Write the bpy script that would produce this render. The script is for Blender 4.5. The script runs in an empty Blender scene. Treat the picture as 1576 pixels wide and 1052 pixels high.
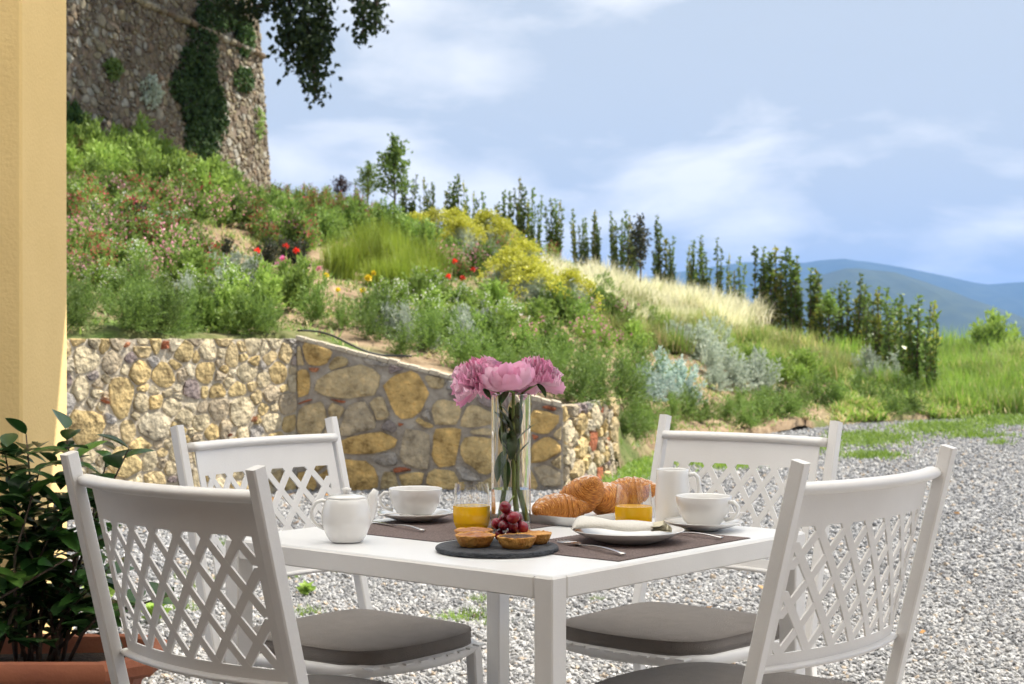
import bpy, math, random
import numpy as np
from mathutils import Vector, Matrix
R = math.radians
random.seed(7)
rng = np.random.default_rng(7)
scene = bpy.context.scene
col = scene.collection

# ---------------------------------------------------------------- camera
FP, HY, HC = 2525.0, 516.5, 1.135          # focal length in photo pixels, horizon row, camera height
cam_d = bpy.data.cameras.new('camera')
cam_d.sensor_width = 36.0
cam_d.lens = FP / 1576 * 36
cam_d.clip_start = 0.05
cam_d.clip_end = 60000
cam_d.dof.use_dof = True
cam_d.dof.focus_distance = 3.05
cam_d.dof.aperture_fstop = 12.0
cam = bpy.data.objects.new('camera', cam_d)
cam.location = (0, 0, HC)
cam.rotation_euler = (R(90) + math.atan((HY - 526) / FP), 0, 0)
col.objects.link(cam)
scene.camera = cam

# ---------------------------------------------------------------- sun and sky
SUN_EL = R(54)
SUN_AZ = math.atan2(0.90, 0.44)            # towards the sun, from +Y turning to +X
sd = Vector((math.sin(SUN_AZ) * math.cos(SUN_EL), math.cos(SUN_AZ) * math.cos(SUN_EL), math.sin(SUN_EL)))
sun_l = bpy.data.lights.new('sun', 'SUN')
sun_l.energy = 4.7
sun_l.angle = R(0.8)
sun_l.color = (1.0, 0.94, 0.84)
sun = bpy.data.objects.new('sun', sun_l)
sun.rotation_euler = (-sd).to_track_quat('-Z', 'Y').to_euler()
sun.location = (20, 10, 30)
col.objects.link(sun)

world = bpy.data.worlds.new('World')
scene.world = world
world.use_nodes = True
nt = world.node_tree
for n in list(nt.nodes):
    nt.nodes.remove(n)
def wn(t, **k):
    n = nt.nodes.new(t)
    for a, b in k.items():
        setattr(n, a, b)
    return n
w_out = wn('ShaderNodeOutputWorld')
w_bg = wn('ShaderNodeBackground')
w_sky = wn('ShaderNodeTexSky', sky_type='NISHITA', sun_disc=False, sun_elevation=SUN_EL, sun_rotation=SUN_AZ,
           altitude=300.0, air_density=1.0, dust_density=1.2, ozone_density=1.0)
w_tc = wn('ShaderNodeTexCoord')
w_sep = wn('ShaderNodeSeparateXYZ')
nt.links.new(w_tc.outputs['Generated'], w_sep.inputs[0])
# clouds lie on a flat layer: direction divided by its height
w_add = wn('ShaderNodeMath', operation='ADD'); w_add.inputs[1].default_value = 0.30
w_abs = wn('ShaderNodeMath', operation='ABSOLUTE')
nt.links.new(w_sep.outputs['Z'], w_abs.inputs[0]); nt.links.new(w_abs.outputs[0], w_add.inputs[0])
w_dx = wn('ShaderNodeMath', operation='DIVIDE'); w_dy = wn('ShaderNodeMath', operation='DIVIDE')
nt.links.new(w_sep.outputs['X'], w_dx.inputs[0]); nt.links.new(w_add.outputs[0], w_dx.inputs[1])
nt.links.new(w_sep.outputs['Y'], w_dy.inputs[0]); nt.links.new(w_add.outputs[0], w_dy.inputs[1])
w_cmb = wn('ShaderNodeCombineXYZ')
nt.links.new(w_dx.outputs[0], w_cmb.inputs[0]); nt.links.new(w_dy.outputs[0], w_cmb.inputs[1])
w_n1 = wn('ShaderNodeTexNoise'); w_n1.inputs['Scale'].default_value = 3.3; w_n1.inputs['Detail'].default_value = 9
w_n1.inputs['Roughness'].default_value = 0.52; w_n1.inputs['Distortion'].default_value = 0.35
w_off = wn('ShaderNodeVectorMath', operation='ADD'); w_off.inputs[1].default_value = (3.1, 1.7, 0.0)
nt.links.new(w_cmb.outputs[0], w_off.inputs[0]); nt.links.new(w_off.outputs[0], w_n1.inputs['Vector'])
w_n2 = wn('ShaderNodeTexNoise'); w_n2.inputs['Scale'].default_value = 1.6; w_n2.inputs['Detail'].default_value = 6
w_off2 = wn('ShaderNodeVectorMath', operation='ADD'); w_off2.inputs[1].default_value = (7.3, 4.4, 2.0)
nt.links.new(w_cmb.outputs[0], w_off2.inputs[0]); nt.links.new(w_off2.outputs[0], w_n2.inputs['Vector'])
w_cov = wn('ShaderNodeValToRGB')
w_cov.color_ramp.elements[0].position = 0.40; w_cov.color_ramp.elements[0].color = (0.94, 0.94, 0.94, 1)
w_cov.color_ramp.elements[1].position = 0.52; w_cov.color_ramp.elements[1].color = (0.97, 0.97, 0.97, 1)
nt.links.new(w_n1.outputs['Fac'], w_cov.inputs[0])
w_cc = wn('ShaderNodeValToRGB')             # grey-blue bellies to white tops
w_cc.color_ramp.elements[0].position = 0.445; w_cc.color_ramp.elements[0].color = (0.335, 0.375, 0.425, 1)
w_cc.color_ramp.elements[1].position = 0.555; w_cc.color_ramp.elements[1].color = (0.57, 0.575, 0.58, 1)
w_mixn = wn('ShaderNodeMix', data_type='FLOAT'); w_mixn.inputs[0].default_value = 0.45
nt.links.new(w_n2.outputs['Fac'], w_mixn.inputs[2]); nt.links.new(w_n1.outputs['Fac'], w_mixn.inputs[3]); nt.links.new(w_mixn.outputs[0], w_cc.inputs[0])
w_skm = wn('ShaderNodeVectorMath', operation='SCALE'); w_skm.inputs['Scale'].default_value = 0.06
nt.links.new(w_sky.outputs[0], w_skm.inputs[0])
w_mix = wn('ShaderNodeMix', data_type='RGBA')
nt.links.new(w_cov.outputs[0], w_mix.inputs[0])
nt.links.new(w_skm.outputs[0], w_mix.inputs[6]); nt.links.new(w_cc.outputs[0], w_mix.inputs[7])
nt.links.new(w_mix.outputs[2], w_bg.inputs[0])
w_bg.inputs[1].default_value = 1.0
nt.links.new(w_bg.outputs[0], w_out.inputs[0])

vs = scene.view_settings
vs.view_transform = 'Standard'; vs.look = 'None'; vs.gamma = 1.0; vs.exposure = 1.0
vs.use_curve_mapping = False
scene.render.engine = 'CYCLES'
cy = scene.cycles
cy.use_denoising = True
cy.max_bounces = 12; cy.diffuse_bounces = 4; cy.glossy_bounces = 4; cy.transmission_bounces = 10
cy.transparent_max_bounces = 12; cy.volume_bounces = 0
cy.sample_clamp_indirect = 6.0

# ---------------------------------------------------------------- helpers
def at(x, y, Y):
    """photo pixel + distance -> world point"""
    return Vector(((x - 788) / FP * Y, Y, HC - (y - HY) / FP * Y))
def on_z(x, y, z):
    return at(x, y, (HC - z) * FP / (y - HY))

def tag(o, label=None, cat=None, group=None, kind=None):
    if label: o['label'] = label
    if cat: o['category'] = cat
    if group: o['group'] = group
    if kind: o['kind'] = kind
    return o
def empty(name, loc=(0, 0, 0), rz=0.0):
    o = bpy.data.objects.new(name, None)
    o.empty_display_size = 0.1
    o.location = loc; o.rotation_euler = (0, 0, rz)
    col.objects.link(o)
    return o
def mesh_data(name, V, F, mats, smooth=True, midx=None):
    me = bpy.data.meshes.new(name)
    V = np.asarray(V, dtype=np.float32)
    if isinstance(F, np.ndarray):
        nf, k = F.shape
        me.vertices.add(len(V)); me.vertices.foreach_set('co', V.ravel())
        me.loops.add(nf * k); me.loops.foreach_set('vertex_index', F.astype(np.int32).ravel())
        me.polygons.add(nf); me.polygons.foreach_set('loop_start', np.arange(0, nf * k, k, dtype=np.int32))
        me.update(calc_edges=True)
    else:
        me.from_pydata([tuple(v) for v in V], [], F)
    if not isinstance(mats, (list, tuple)): mats = [mats]
    for m in mats: me.materials.append(m)
    if midx is not None: me.polygons.foreach_set('material_index', np.asarray(midx, dtype=np.int32))
    me.polygons.foreach_set('use_smooth', np.full(len(me.polygons), smooth, dtype=bool))
    me.update()
    return me
def link(name, me, parent=None, loc=None, rot=None, scale=None):
    o = bpy.data.objects.new(name, me)
    col.objects.link(o)
    if parent is not None: o.parent = parent
    if loc is not None: o.location = loc
    if rot is not None: o.rotation_euler = rot
    if scale is not None: o.scale = scale if hasattr(scale, '__len__') else (scale,) * 3
    return o

class MB:
    """collects shapes into ONE mesh"""
    def __init__(s): s.V = []; s.F = []
    def add(s, V, F):
        b = len(s.V); s.V += [tuple(v) for v in V]; s.F += [tuple(i + b for i in f) for f in F]; return s
    def box(s, c, d, M=None, bev=0.0):
        hx, hy, hz = d[0] / 2, d[1] / 2, d[2] / 2
        b = min(bev, hx * .9, hy * .9, hz * .9)
        if b <= 0:
            V = [Vector((sx * hx, sy * hy, sz * hz)) for sx in (-1, 1) for sy in (-1, 1) for sz in (-1, 1)]
            F = [(0, 1, 3, 2), (4, 6, 7, 5), (0, 4, 5, 1), (2, 3, 7, 6), (0, 2, 6, 4), (1, 5, 7, 3)]
        else:
            V = []; idx = {}
            for sx in (-1, 1):
                for sy in (-1, 1):
                    for sz in (-1, 1):
                        for ax in range(3):
                            p = [sx * (hx - b), sy * (hy - b), sz * (hz - b)]
                            p[ax] = (sx * hx, sy * hy, sz * hz)[ax]
                            idx[(sx, sy, sz, ax)] = len(V); V.append(Vector(p))
            F = []
            for ax in range(3):
                o1, o2 = [a for a in range(3) if a != ax]
                for sg in (-1, 1):
                    q = []
                    for (a, c2) in ((-1, -1), (1, -1), (1, 1), (-1, 1)):
                        k = [0, 0, 0]; k[ax] = sg; k[o1] = a; k[o2] = c2
                        q.append(idx[(*k, ax)])
                    F.append(tuple(q))
            for ax in range(3):
                o1, o2 = [a for a in range(3) if a != ax]
                for a in (-1, 1):
                    for c2 in (-1, 1):
                        q = []
                        for (e, w) in ((-1, o1), (1, o1), (1, o2), (-1, o2)):
                            k = [0, 0, 0]; k[ax] = e; k[o1] = a; k[o2] = c2
                            q.append(idx[(*k, w)])
                        F.append(tuple(q))
            for sx in (-1, 1):
                for sy in (-1, 1):
                    for sz in (-1, 1):
                        F.append(tuple(idx[(sx, sy, sz, a)] for a in range(3)))
        c = Vector(c)
        V = [(M @ v if M else v) + c for v in V]
        return s.add(V, F)
    def tube(s, pts, r, n=10, cap=True, flat=None, up=None):
        """round (or oval: flat=(rx,ry)) tube along points; r may be a list"""
        pts = [Vector(p) for p in pts]; m = len(pts)
        rr = r if isinstance(r, (list, tuple, np.ndarray)) else [r] * m
        V = []; prev = None
        for i, p in enumerate(pts):
            t = (pts[min(i + 1, m - 1)] - pts[max(i - 1, 0)]).normalized()
            if prev is None:
                ref = Vector(up) if up else (Vector((0, 0, 1)) if abs(t.z) < .9 else Vector((1, 0, 0)))
                a = (ref - t * ref.dot(t)).normalized()
            else:
                a = (prev - t * prev.dot(t)).normalized()
            prev = a; b = t.cross(a)
            fx, fy = flat if flat else (1, 1)
            for k in range(n):
                th = 2 * math.pi * k / n
                V.append(p + a * (math.cos(th) * rr[i] * fx) + b * (math.sin(th) * rr[i] * fy))
        F = [(i * n + k, i * n + (k + 1) % n, (i + 1) * n + (k + 1) % n, (i + 1) * n + k) for i in range(m - 1) for k in range(n)]
        if cap: F += [tuple(range(n - 1, -1, -1)), tuple(range((m - 1) * n, m * n))]
        return s.add(V, F)
    def bar(s, pts, w, d, xdir=(1, 0, 0)):
        """rectangular section (w along xdir, d across) swept along points, edges chamfered"""
        pts = [Vector(p) for p in pts]; m = len(pts); x = Vector(xdir).normalized()
        b = min(w, d) * .12; V = []
        sec = [(-w/2+b, -d/2), (w/2-b, -d/2), (w/2, -d/2+b), (w/2, d/2-b), (w/2-b, d/2), (-w/2+b, d/2), (-w/2, d/2-b), (-w/2, -d/2+b)]
        for i, p in enumerate(pts):
            t = (pts[min(i + 1, m - 1)] - pts[max(i - 1, 0)]).normalized()
            y = t.cross(x).normalized()
            V += [p + x * a + y * c for a, c in sec]
        F = [(i * 8 + k, i * 8 + (k + 1) % 8, (i + 1) * 8 + (k + 1) % 8, (i + 1) * 8 + k) for i in range(m - 1) for k in range(8)]
        F += [tuple(range(7, -1, -1)), tuple(range((m - 1) * 8, m * 8))]
        return s.add(V, F)
    def lathe(s, prof, n=40, c=(0, 0, 0), close=False):
        """profile [(r,z)...] turned round z"""
        c = Vector(c); m = len(prof)
        V = [c + Vector((r * math.cos(2 * math.pi * k / n), r * math.sin(2 * math.pi * k / n), z)) for r, z in prof for k in range(n)]
        F = [(i * n + k, i * n + (k + 1) % n, (i + 1) * n + (k + 1) % n, (i + 1) * n + k) for i in range(m - 1) for k in range(n)]
        if prof[0][0] > 1e-6: F.append(tuple(range(n - 1, -1, -1)))
        if prof[-1][0] > 1e-6 and close: F.append(tuple(range((m - 1) * n, m * n)))
        return s.add(V, F)
    def data(s, name, mat, smooth=True):
        return mesh_data(name, s.V, s.F, mat, smooth)
    def build(s, name, mat, parent=None, smooth=True, auto=None, **k):
        o = link(name, s.data(name, mat, smooth), parent, **k)
        if auto is not None:
            me = o.data
            me.polygons.foreach_set('use_smooth', np.ones(len(me.polygons), dtype=bool))
            me.set_sharp_from_angle(angle=R(auto))
        return o
def children(o): return [c for c in o.children]
def copy_tree(o, parent=None):
    c = o.copy(); col.objects.link(c)
    c.parent = parent
    for ch in children(o): copy_tree(ch, c)
    return c

# ---------------------------------------------------------------- materials
def new_mat(name):
    m = bpy.data.materials.new(name); m.use_nodes = True
    n = m.node_tree; n.nodes.clear()
    out = n.nodes.new('ShaderNodeOutputMaterial')
    return m, n, out
def ramp(n, pts):
    r = n.nodes.new('ShaderNodeValToRGB'); e = r.color_ramp.elements
    while len(e) < len(pts): e.new(0.5)
    for i, (p, c) in enumerate(pts):
        e[i].position = p; e[i].color = (*c, 1)
    return r
def pmat(name, c, rough=.5, c2=None, scale=20., bump=0., bscale=60., metal=0., spec=.5, coat=0., sheen=0., trans=0., ior=1.45, sss=0., rand=0.0, detail=5):
    """principled, colour mixed from c to c2 by noise, fine relief by bump, rand = brightness change between objects"""
    m, n, out = new_mat(name)
    b = n.nodes.new('ShaderNodeBsdfPrincipled'); n.links.new(b.outputs[0], out.inputs[0])
    b.inputs['Roughness'].default_value = rough; b.inputs['Metallic'].default_value = metal
    b.inputs['Specular IOR Level'].default_value = spec; b.inputs['IOR'].default_value = ior
    b.inputs['Coat Weight'].default_value = coat; b.inputs['Sheen Weight'].default_value = sheen
    b.inputs['Transmission Weight'].default_value = trans
    if sss:
        b.inputs['Subsurface Weight'].default_value = sss; b.inputs['Subsurface Radius'].default_value = (.01, .006, .003)
        b.inputs['Subsurface Scale'].default_value = 1.0
    tc = n.nodes.new('ShaderNodeTexCoord')
    b.inputs['Base Color'].default_value = (*c, 1)
    src = None
    if c2 is not None:
        t = n.nodes.new('ShaderNodeTexNoise'); t.inputs['Scale'].default_value = scale; t.inputs['Detail'].default_value = detail
        n.links.new(tc.outputs['Object'], t.inputs['Vector'])
        r = ramp(n, [(.35, c), (.65, c2)]); n.links.new(t.outputs['Fac'], r.inputs[0]); src = r.outputs[0]
    if rand:
        oi = n.nodes.new('ShaderNodeObjectInfo'); hs = n.nodes.new('ShaderNodeHueSaturation')
        mr = n.nodes.new('ShaderNodeMapRange'); mr.inputs[3].default_value = 1 - rand; mr.inputs[4].default_value = 1 + rand
        n.links.new(oi.outputs['Random'], mr.inputs[0]); n.links.new(mr.outputs[0], hs.inputs['Value'])
        if src: n.links.new(src, hs.inputs['Color'])
        else: hs.inputs['Color'].default_value = (*c, 1)
        src = hs.outputs[0]
    if src: n.links.new(src, b.inputs['Base Color'])
    if bump:
        t2 = n.nodes.new('ShaderNodeTexNoise'); t2.inputs['Scale'].default_value = bscale; t2.inputs['Detail'].default_value = 6
        n.links.new(tc.outputs['Object'], t2.inputs['Vector'])
        bp = n.nodes.new('ShaderNodeBump'); bp.inputs['Strength'].default_value = bump; bp.inputs['Distance'].default_value = .02
        n.links.new(t2.outputs['Fac'], bp.inputs['Height']); n.links.new(bp.outputs[0], b.inputs['Normal'])
    return m
def leafmat(name, c, c2, rough=.55, trans=.35, var=.35, island=True):
    """leaf: diffuse + translucent, hue and value vary leaf by leaf and plant by plant"""
    m, n, out = new_mat(name)
    ge = n.nodes.new('ShaderNodeNewGeometry'); oi = n.nodes.new('ShaderNodeObjectInfo')
    mx = n.nodes.new('ShaderNodeMix'); mx.data_type = 'RGBA'
    mx.inputs[6].default_value = (*c, 1); mx.inputs[7].default_value = (*c2, 1)
    n.links.new(ge.outputs['Random Per Island'] if island else oi.outputs['Random'], mx.inputs[0])
    hs = n.nodes.new('ShaderNodeHueSaturation'); mr = n.nodes.new('ShaderNodeMapRange')
    mr.inputs[3].default_value = 1 - var; mr.inputs[4].default_value = 1 + var
    n.links.new(oi.outputs['Random'], mr.inputs[0]); n.links.new(mr.outputs[0], hs.inputs['Value'])
    n.links.new(mx.outputs[2], hs.inputs['Color'])
    b = n.nodes.new('ShaderNodeBsdfPrincipled'); b.inputs['Roughness'].default_value = rough
    b.inputs['Specular IOR Level'].default_value = .35
    n.links.new(hs.outputs[0], b.inputs['Base Color'])
    t = n.nodes.new('ShaderNodeBsdfTranslucent'); n.links.new(hs.outputs[0], t.inputs['Color'])
    ms = n.nodes.new('ShaderNodeMixShader'); ms.inputs[0].default_value = trans
    n.links.new(b.outputs[0], ms.inputs[1]); n.links.new(t.outputs[0], ms.inputs[2]); n.links.new(ms.outputs[0], out.inputs[0])
    return m
def stonemat(name, cols, island=False, scale=9., bump=1.0):
    """stone: tint from the piece's own random number, grain and stains from noise"""
    m, n, out = new_mat(name)
    b = n.nodes.new('ShaderNodeBsdfPrincipled'); n.links.new(b.outputs[0], out.inputs[0])
    b.inputs['Roughness'].default_value = .92; b.inputs['Specular IOR Level'].default_value = .2
    if island: rnd = n.nodes.new('ShaderNodeNewGeometry').outputs['Random Per Island']
    else: rnd = n.nodes.new('ShaderNodeObjectInfo').outputs['Random']
    k = len(cols); r = ramp(n, [(i / k, c) for i, c in enumerate(cols)]); r.color_ramp.interpolation = 'CONSTANT'
    n.links.new(rnd, r.inputs[0])
    ge = n.nodes.new('ShaderNodeNewGeometry')
    t = n.nodes.new('ShaderNodeTexNoise'); t.inputs['Scale'].default_value = scale; t.inputs['Detail'].default_value = 9; t.inputs['Roughness'].default_value = .65
    n.links.new(ge.outputs['Position'], t.inputs['Vector'])
    v = ramp(n, [(.28, (.22, .19, .16)), (.45, (.82, .82, .82)), (.55, (1.0, .99, .97)), (.72, (1.5, 1.43, 1.3))]); n.links.new(t.outputs['Fac'], v.inputs[0])
    mu = n.nodes.new('ShaderNodeMix'); mu.data_type = 'RGBA'; mu.blend_type = 'MULTIPLY'; mu.inputs[0].default_value = 1
    n.links.new(r.outputs[0], mu.inputs[6]); n.links.new(v.outputs[0], mu.inputs[7]); n.links.new(mu.outputs[2], b.inputs['Base Color'])
    t2 = n.nodes.new('ShaderNodeTexNoise'); t2.inputs['Scale'].default_value = scale * 2.5; t2.inputs['Detail'].default_value = 8
    n.links.new(ge.outputs['Position'], t2.inputs['Vector'])
    bp = n.nodes.new('ShaderNodeBump'); bp.inputs['Strength'].default_value = bump; bp.inputs['Distance'].default_value = .05
    n.links.new(t2.outputs['Fac'], bp.inputs['Height']); n.links.new(bp.outputs[0], b.inputs['Normal'])
    return m
def glassmat(name, c=(1, 1, 1), ior=1.45, rough=0.0):
    m, n, out = new_mat(name)
    g = n.nodes.new('ShaderNodeBsdfGlass'); g.inputs['Color'].default_value = (*c, 1); g.inputs['IOR'].default_value = ior; g.inputs['Roughness'].default_value = rough
    n.links.new(g.outputs[0], out.inputs[0])
    return m

M = {}
M['white'] = pmat('white_metal', (.83, .815, .795), .36, (.77, .75, .725), 5, .04, 250, spec=.5)
M['tabletop'] = pmat('white_tabletop', (.84, .84, .84), .30, (.81, .81, .81), 4, .02, 400)
M['cushion'] = pmat('taupe_fabric', (.185, .155, .132), .85, (.155, .13, .11), 25, .5, 500, sheen=.3)
M['ceramic'] = pmat('white_ceramic', (.80, .79, .77), .12, None, spec=.55, coat=.4)
M['slate'] = pmat('slate', (.028, .032, .040), .62, (.05, .055, .065), 25, .5, 90)
M['steel'] = pmat('steel', (.62, .60, .58), .18, None, metal=1.0)
M['napkin'] = pmat('napkin_cloth', (.82, .79, .72), .9, (.78, .75, .68), 12, .3, 300, sheen=.3)
M['lace'] = pmat('napkin_lace', (.62, .57, .40), .9, (.75, .7, .55), 60, .4, 300)
M['juice'] = pmat('orange_juice', (1.0, .58, .010), .12, (1.0, .52, .008), 30, 0, spec=.5)
M['glass'] = glassmat('clear_glass')
M['water'] = glassmat('water', (.97, .99, 1.0), 1.33)
M['pastry'] = pmat('tart_crust', (.78, .42, .11), .5, (.52, .20, .035), 38, .6, 90, spec=.4)
M['custard'] = pmat('tart_custard', (.50, .20, .04), .3, (.30, .09, .02), 60, .25, 60, spec=.5)
M['darktop'] = pmat('tart_chocolate', (.05, .025, .015), .4, (.12, .06, .035), 90, .6, 140)
M['grape'] = pmat('red_grape', (.26, .014, .028), .15, (.16, .008, .022), 30, 0, coat=.5, rand=.35)
M['stem'] = pmat('green_stem', (.22, .30, .06), .5, (.15, .22, .04), 30)
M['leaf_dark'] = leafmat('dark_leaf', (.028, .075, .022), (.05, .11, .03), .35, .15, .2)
M['stucco'] = pmat('yellow_stucco', (.70, .50, .21), .9, (.76, .55, .24), 2.2, .16, 90, detail=10)
M['cream'] = pmat('cream_plaster', (.72, .70, .66), .9, None, bump=.1)
M['shade_brown'] = pmat('shade_brown_surround', (.20, .12, .07), .9, (.16, .10, .055), 2)  # dark brown stands in for deep shade behind the camera
def diffuser_mat():  # added diffuser: turns sunlight into soft bright light over the table
    m, n, out = new_mat('diffuser_canvas')
    d = n.nodes.new('ShaderNodeBsdfDiffuse'); d.inputs['Color'].default_value = (.82, .80, .77, 1)
    t = n.nodes.new('ShaderNodeBsdfTranslucent'); t.inputs['Color'].default_value = (.93, .925, .91, 1)
    ms = n.nodes.new('ShaderNodeMixShader'); ms.inputs[0].default_value = .87
    n.links.new(d.outputs[0], ms.inputs[1]); n.links.new(t.outputs[0], ms.inputs[2]); n.links.new(ms.outputs[0], out.inputs[0])
    return m
M['diffuser'] = diffuser_mat()
M['terracotta'] = pmat('terracotta', (.42, .15, .075), .8, (.34, .115, .06), 7, .12, 80)
M['soil'] = pmat('potting_soil', (.035, .024, .016), .95, (.06, .04, .028), 60, .8, 80)
M['bark'] = pmat('bark', (.12, .085, .06), .9, (.07, .05, .035), 20, .6, 50)
M['hose'] = pmat('black_hose', (.012, .012, .013), .5)
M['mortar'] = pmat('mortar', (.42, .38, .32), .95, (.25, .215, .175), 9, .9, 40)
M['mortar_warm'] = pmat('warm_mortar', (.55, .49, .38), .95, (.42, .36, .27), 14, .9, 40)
M['mortar_old'] = pmat('old_mortar', (.23, .18, .13), .95, (.13, .10, .075), 3, .8, 14)
OCH = [(.54, .44, .26), (.50, .44, .31), (.56, .45, .24), (.46, .40, .28), (.60, .53, .38), (.50, .39, .20), (.53, .48, .37), (.42, .36, .27)]
M['stone_warm'] = stonemat('warm_stone', [(c[0] * 1.0, c[1] * .97, c[2] * .92) for c in OCH])
M['stone_ochre'] = stonemat('ochre_stone', [(.58, .43, .20), (.52, .41, .22), (.60, .41, .16), (.48, .39, .24), (.44, .37, .26), (.54, .43, .25)], scale=10)
M['stone_grey'] = stonemat('grey_stone', [(.30, .26, .24), (.34, .32, .30), (.27, .22, .21), (.40, .37, .33)])
M['brick'] = stonemat('red_brick', [(.45, .16, .08), (.40, .14, .07), (.48, .22, .12)])
TOW = [(0.232, 0.197, 0.143), (0.288, 0.254, 0.185), (0.192, 0.156, 0.109), (0.320, 0.295, 0.235), (0.264, 0.230, 0.151), (0.176, 0.135, 0.101), (0.360, 0.344, 0.294), (0.224, 0.172, 0.118)]
M['stone_tower'] = stonemat('tower_stone', TOW, scale=5)
M['stone_tower_i'] = stonemat('tower_rubble', TOW, island=True, scale=5)

# ---------------------------------------------------------------- the hill: heights read column by column
COLS = [  # photo column, then (distance, photo row of the ground)
 (-900, [(9.2, 516), (13, 380), (20, 220), (27, 120), (34, 100), (60, 130)]),
 (-300, [(9.6, 517), (13, 415), (19, 285), (25, 190), (31, 150), (60, 170)]),
 (105, [(10.45, 518), (13, 442), (18, 345), (23, 262), (27, 222), (31, 215), (60, 260)]),
 (300, [(11.35, 519), (14, 457), (19, 372), (24, 308), (29, 270), (34, 262), (60, 300)]),
 (420, [(11.95, 520), (15, 455), (20, 390), (26, 333), (31, 308), (35, 300), (42, 312), (60, 345)]),
 (600, [(12.15, 558), (15, 500), (20, 440), (26, 388), (31, 362), (35, 356), (42, 368), (60, 410)]),
 (750, [(12.15, 598), (15, 530), (20, 465), (26, 415), (31, 395), (35, 390), (42, 400), (60, 440)]),
 (866, [(12.2, 628), (15, 560), (20, 488), (26, 430), (31, 409), (35, 404), (42, 415), (60, 455)]),
 (936, [(13.15, 622), (15, 572), (18, 540), (23, 482), (29, 438), (33, 424), (42, 436), (60, 472)]),
 (960, [(13.7, 727), (14.6, 672), (15.6, 625), (18.5, 563), (23, 492), (29, 442), (33, 428), (42, 440), (60, 475)]),
 (1000, [(15.2, 705), (16.6, 650), (20, 565), (25, 495), (31, 450), (35, 444), (42, 455), (60, 490)]),
 (1140, [(18.2, 674), (20, 630), (24, 560), (28, 518), (32, 492), (36, 488), (44, 500), (60, 520)]),
 (1300, [(20.9, 654), (23, 615), (27, 578), (31, 552), (36, 543), (44, 548), (60, 556)]),
 (1450, [(22.4, 644.5), (25, 612), (30, 575), (35, 556), (40, 552), (60, 560)]),
 (1576, [(23.4, 639), (27, 606), (32, 560), (37, 540), (42, 538), (60, 552)]),
 (1900, [(25.0, 631), (29, 590), (34, 530), (40, 505), (60, 520)]),
]
CA = np.array([(c[0] - 788) / FP for c in COLS])
def col_prof(i, Y):
    Zs = [p[0] for p in COLS[i][1]]; zz = [HC - (p[1] - HY) / FP * p[0] for p in COLS[i][1]]
    if Y <= Zs[0]: return zz[0]
    if Y >= Zs[-1]: return zz[-1] - (Y - Zs[-1]) * .22
    return float(np.interp(Y, Zs, zz))
def hill_z(X, Y):
    a = min(max(X / Y, CA[0]), CA[-1])
    i = int(min(max(np.searchsorted(CA, a) - 1, 0), len(CA) - 2))
    t = (a - CA[i]) / (CA[i + 1] - CA[i])
    return col_prof(i, Y) * (1 - t) + col_prof(i + 1, Y) * t + .04 * math.sin(X * 3.1 + Y * 1.3) * math.sin(Y * 2.3 - X) + .025 * math.sin(X * 7.7) * math.sin(Y * 6.1)
def foot_Y(a):
    return float(np.interp(a, CA, [c[1][0][0] for c in COLS]))
HA = np.linspace((-80 - 788) / FP, (1700 - 788) / FP, 260); HYs = np.arange(9.0, 40.0, .12)
HROW = np.array([[HY + (HC - hill_z(a * Y, Y)) / Y * FP if Y > foot_Y(a) else 9e9 for Y in HYs] for a in HA])
def hill_at(x, y):
    """the ground point of the hill seen at a photo pixel"""
    a = (x - 788) / FP; k = int(np.argmin(np.abs(HA - a)))
    hit = np.where(HROW[k] <= y)[0]
    Y = float(HYs[hit[0]]) if len(hit) else 34.0
    return Vector((a * Y, Y, hill_z(a * Y, Y)))

# ================================================================ SETTING
def ground_mat():
    m, n, out = new_mat('gravel_ground')
    b = n.nodes.new('ShaderNodeBsdfPrincipled'); b.inputs['Roughness'].default_value = .95; b.inputs['Specular IOR Level'].default_value = .2
    n.links.new(b.outputs[0], out.inputs[0])
    tc = n.nodes.new('ShaderNodeTexCoord')
    v = n.nodes.new('ShaderNodeTexVoronoi'); v.inputs['Scale'].default_value = 42; n.links.new(tc.outputs['Object'], v.inputs['Vector'])
    r = ramp(n, [(0., (.10, .10, .10)), (.25, (.24, .24, .25)), (.5, (.34, .335, .33)), (.75, (.21, .215, .22)), (.9, (.50, .49, .47)), (1., (.38, .31, .25))])
    sx = n.nodes.new('ShaderNodeSeparateColor'); n.links.new(v.outputs['Color'], sx.inputs[0]); n.links.new(sx.outputs[0], r.inputs[0])
    t = n.nodes.new('ShaderNodeTexNoise'); t.inputs['Scale'].default_value = .8; t.inputs['Detail'].default_value = 6; n.links.new(tc.outputs['Object'], t.inputs['Vector'])
    tr = ramp(n, [(.35, (.78, .78, .78)), (.65, (1.15, 1.13, 1.1))]); n.links.new(t.outputs['Fac'], tr.inputs[0])
    mu = n.nodes.new('ShaderNodeMix'); mu.data_type = 'RGBA'; mu.blend_type = 'MULTIPLY'; mu.inputs[0].default_value = 1
    n.links.new(r.outputs[0], mu.inputs[6]); n.links.new(tr.outputs[0], mu.inputs[7]); n.links.new(mu.outputs[2], b.inputs['Base Color'])
    bp = n.nodes.new('ShaderNodeBump'); bp.inputs['Strength'].default_value = .9; bp.inputs['Distance'].default_value = .03; bp.invert = True
    n.links.new(v.outputs['Distance'], bp.inputs['Height']); n.links.new(bp.outputs[0], b.inputs['Normal'])
    return m
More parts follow.
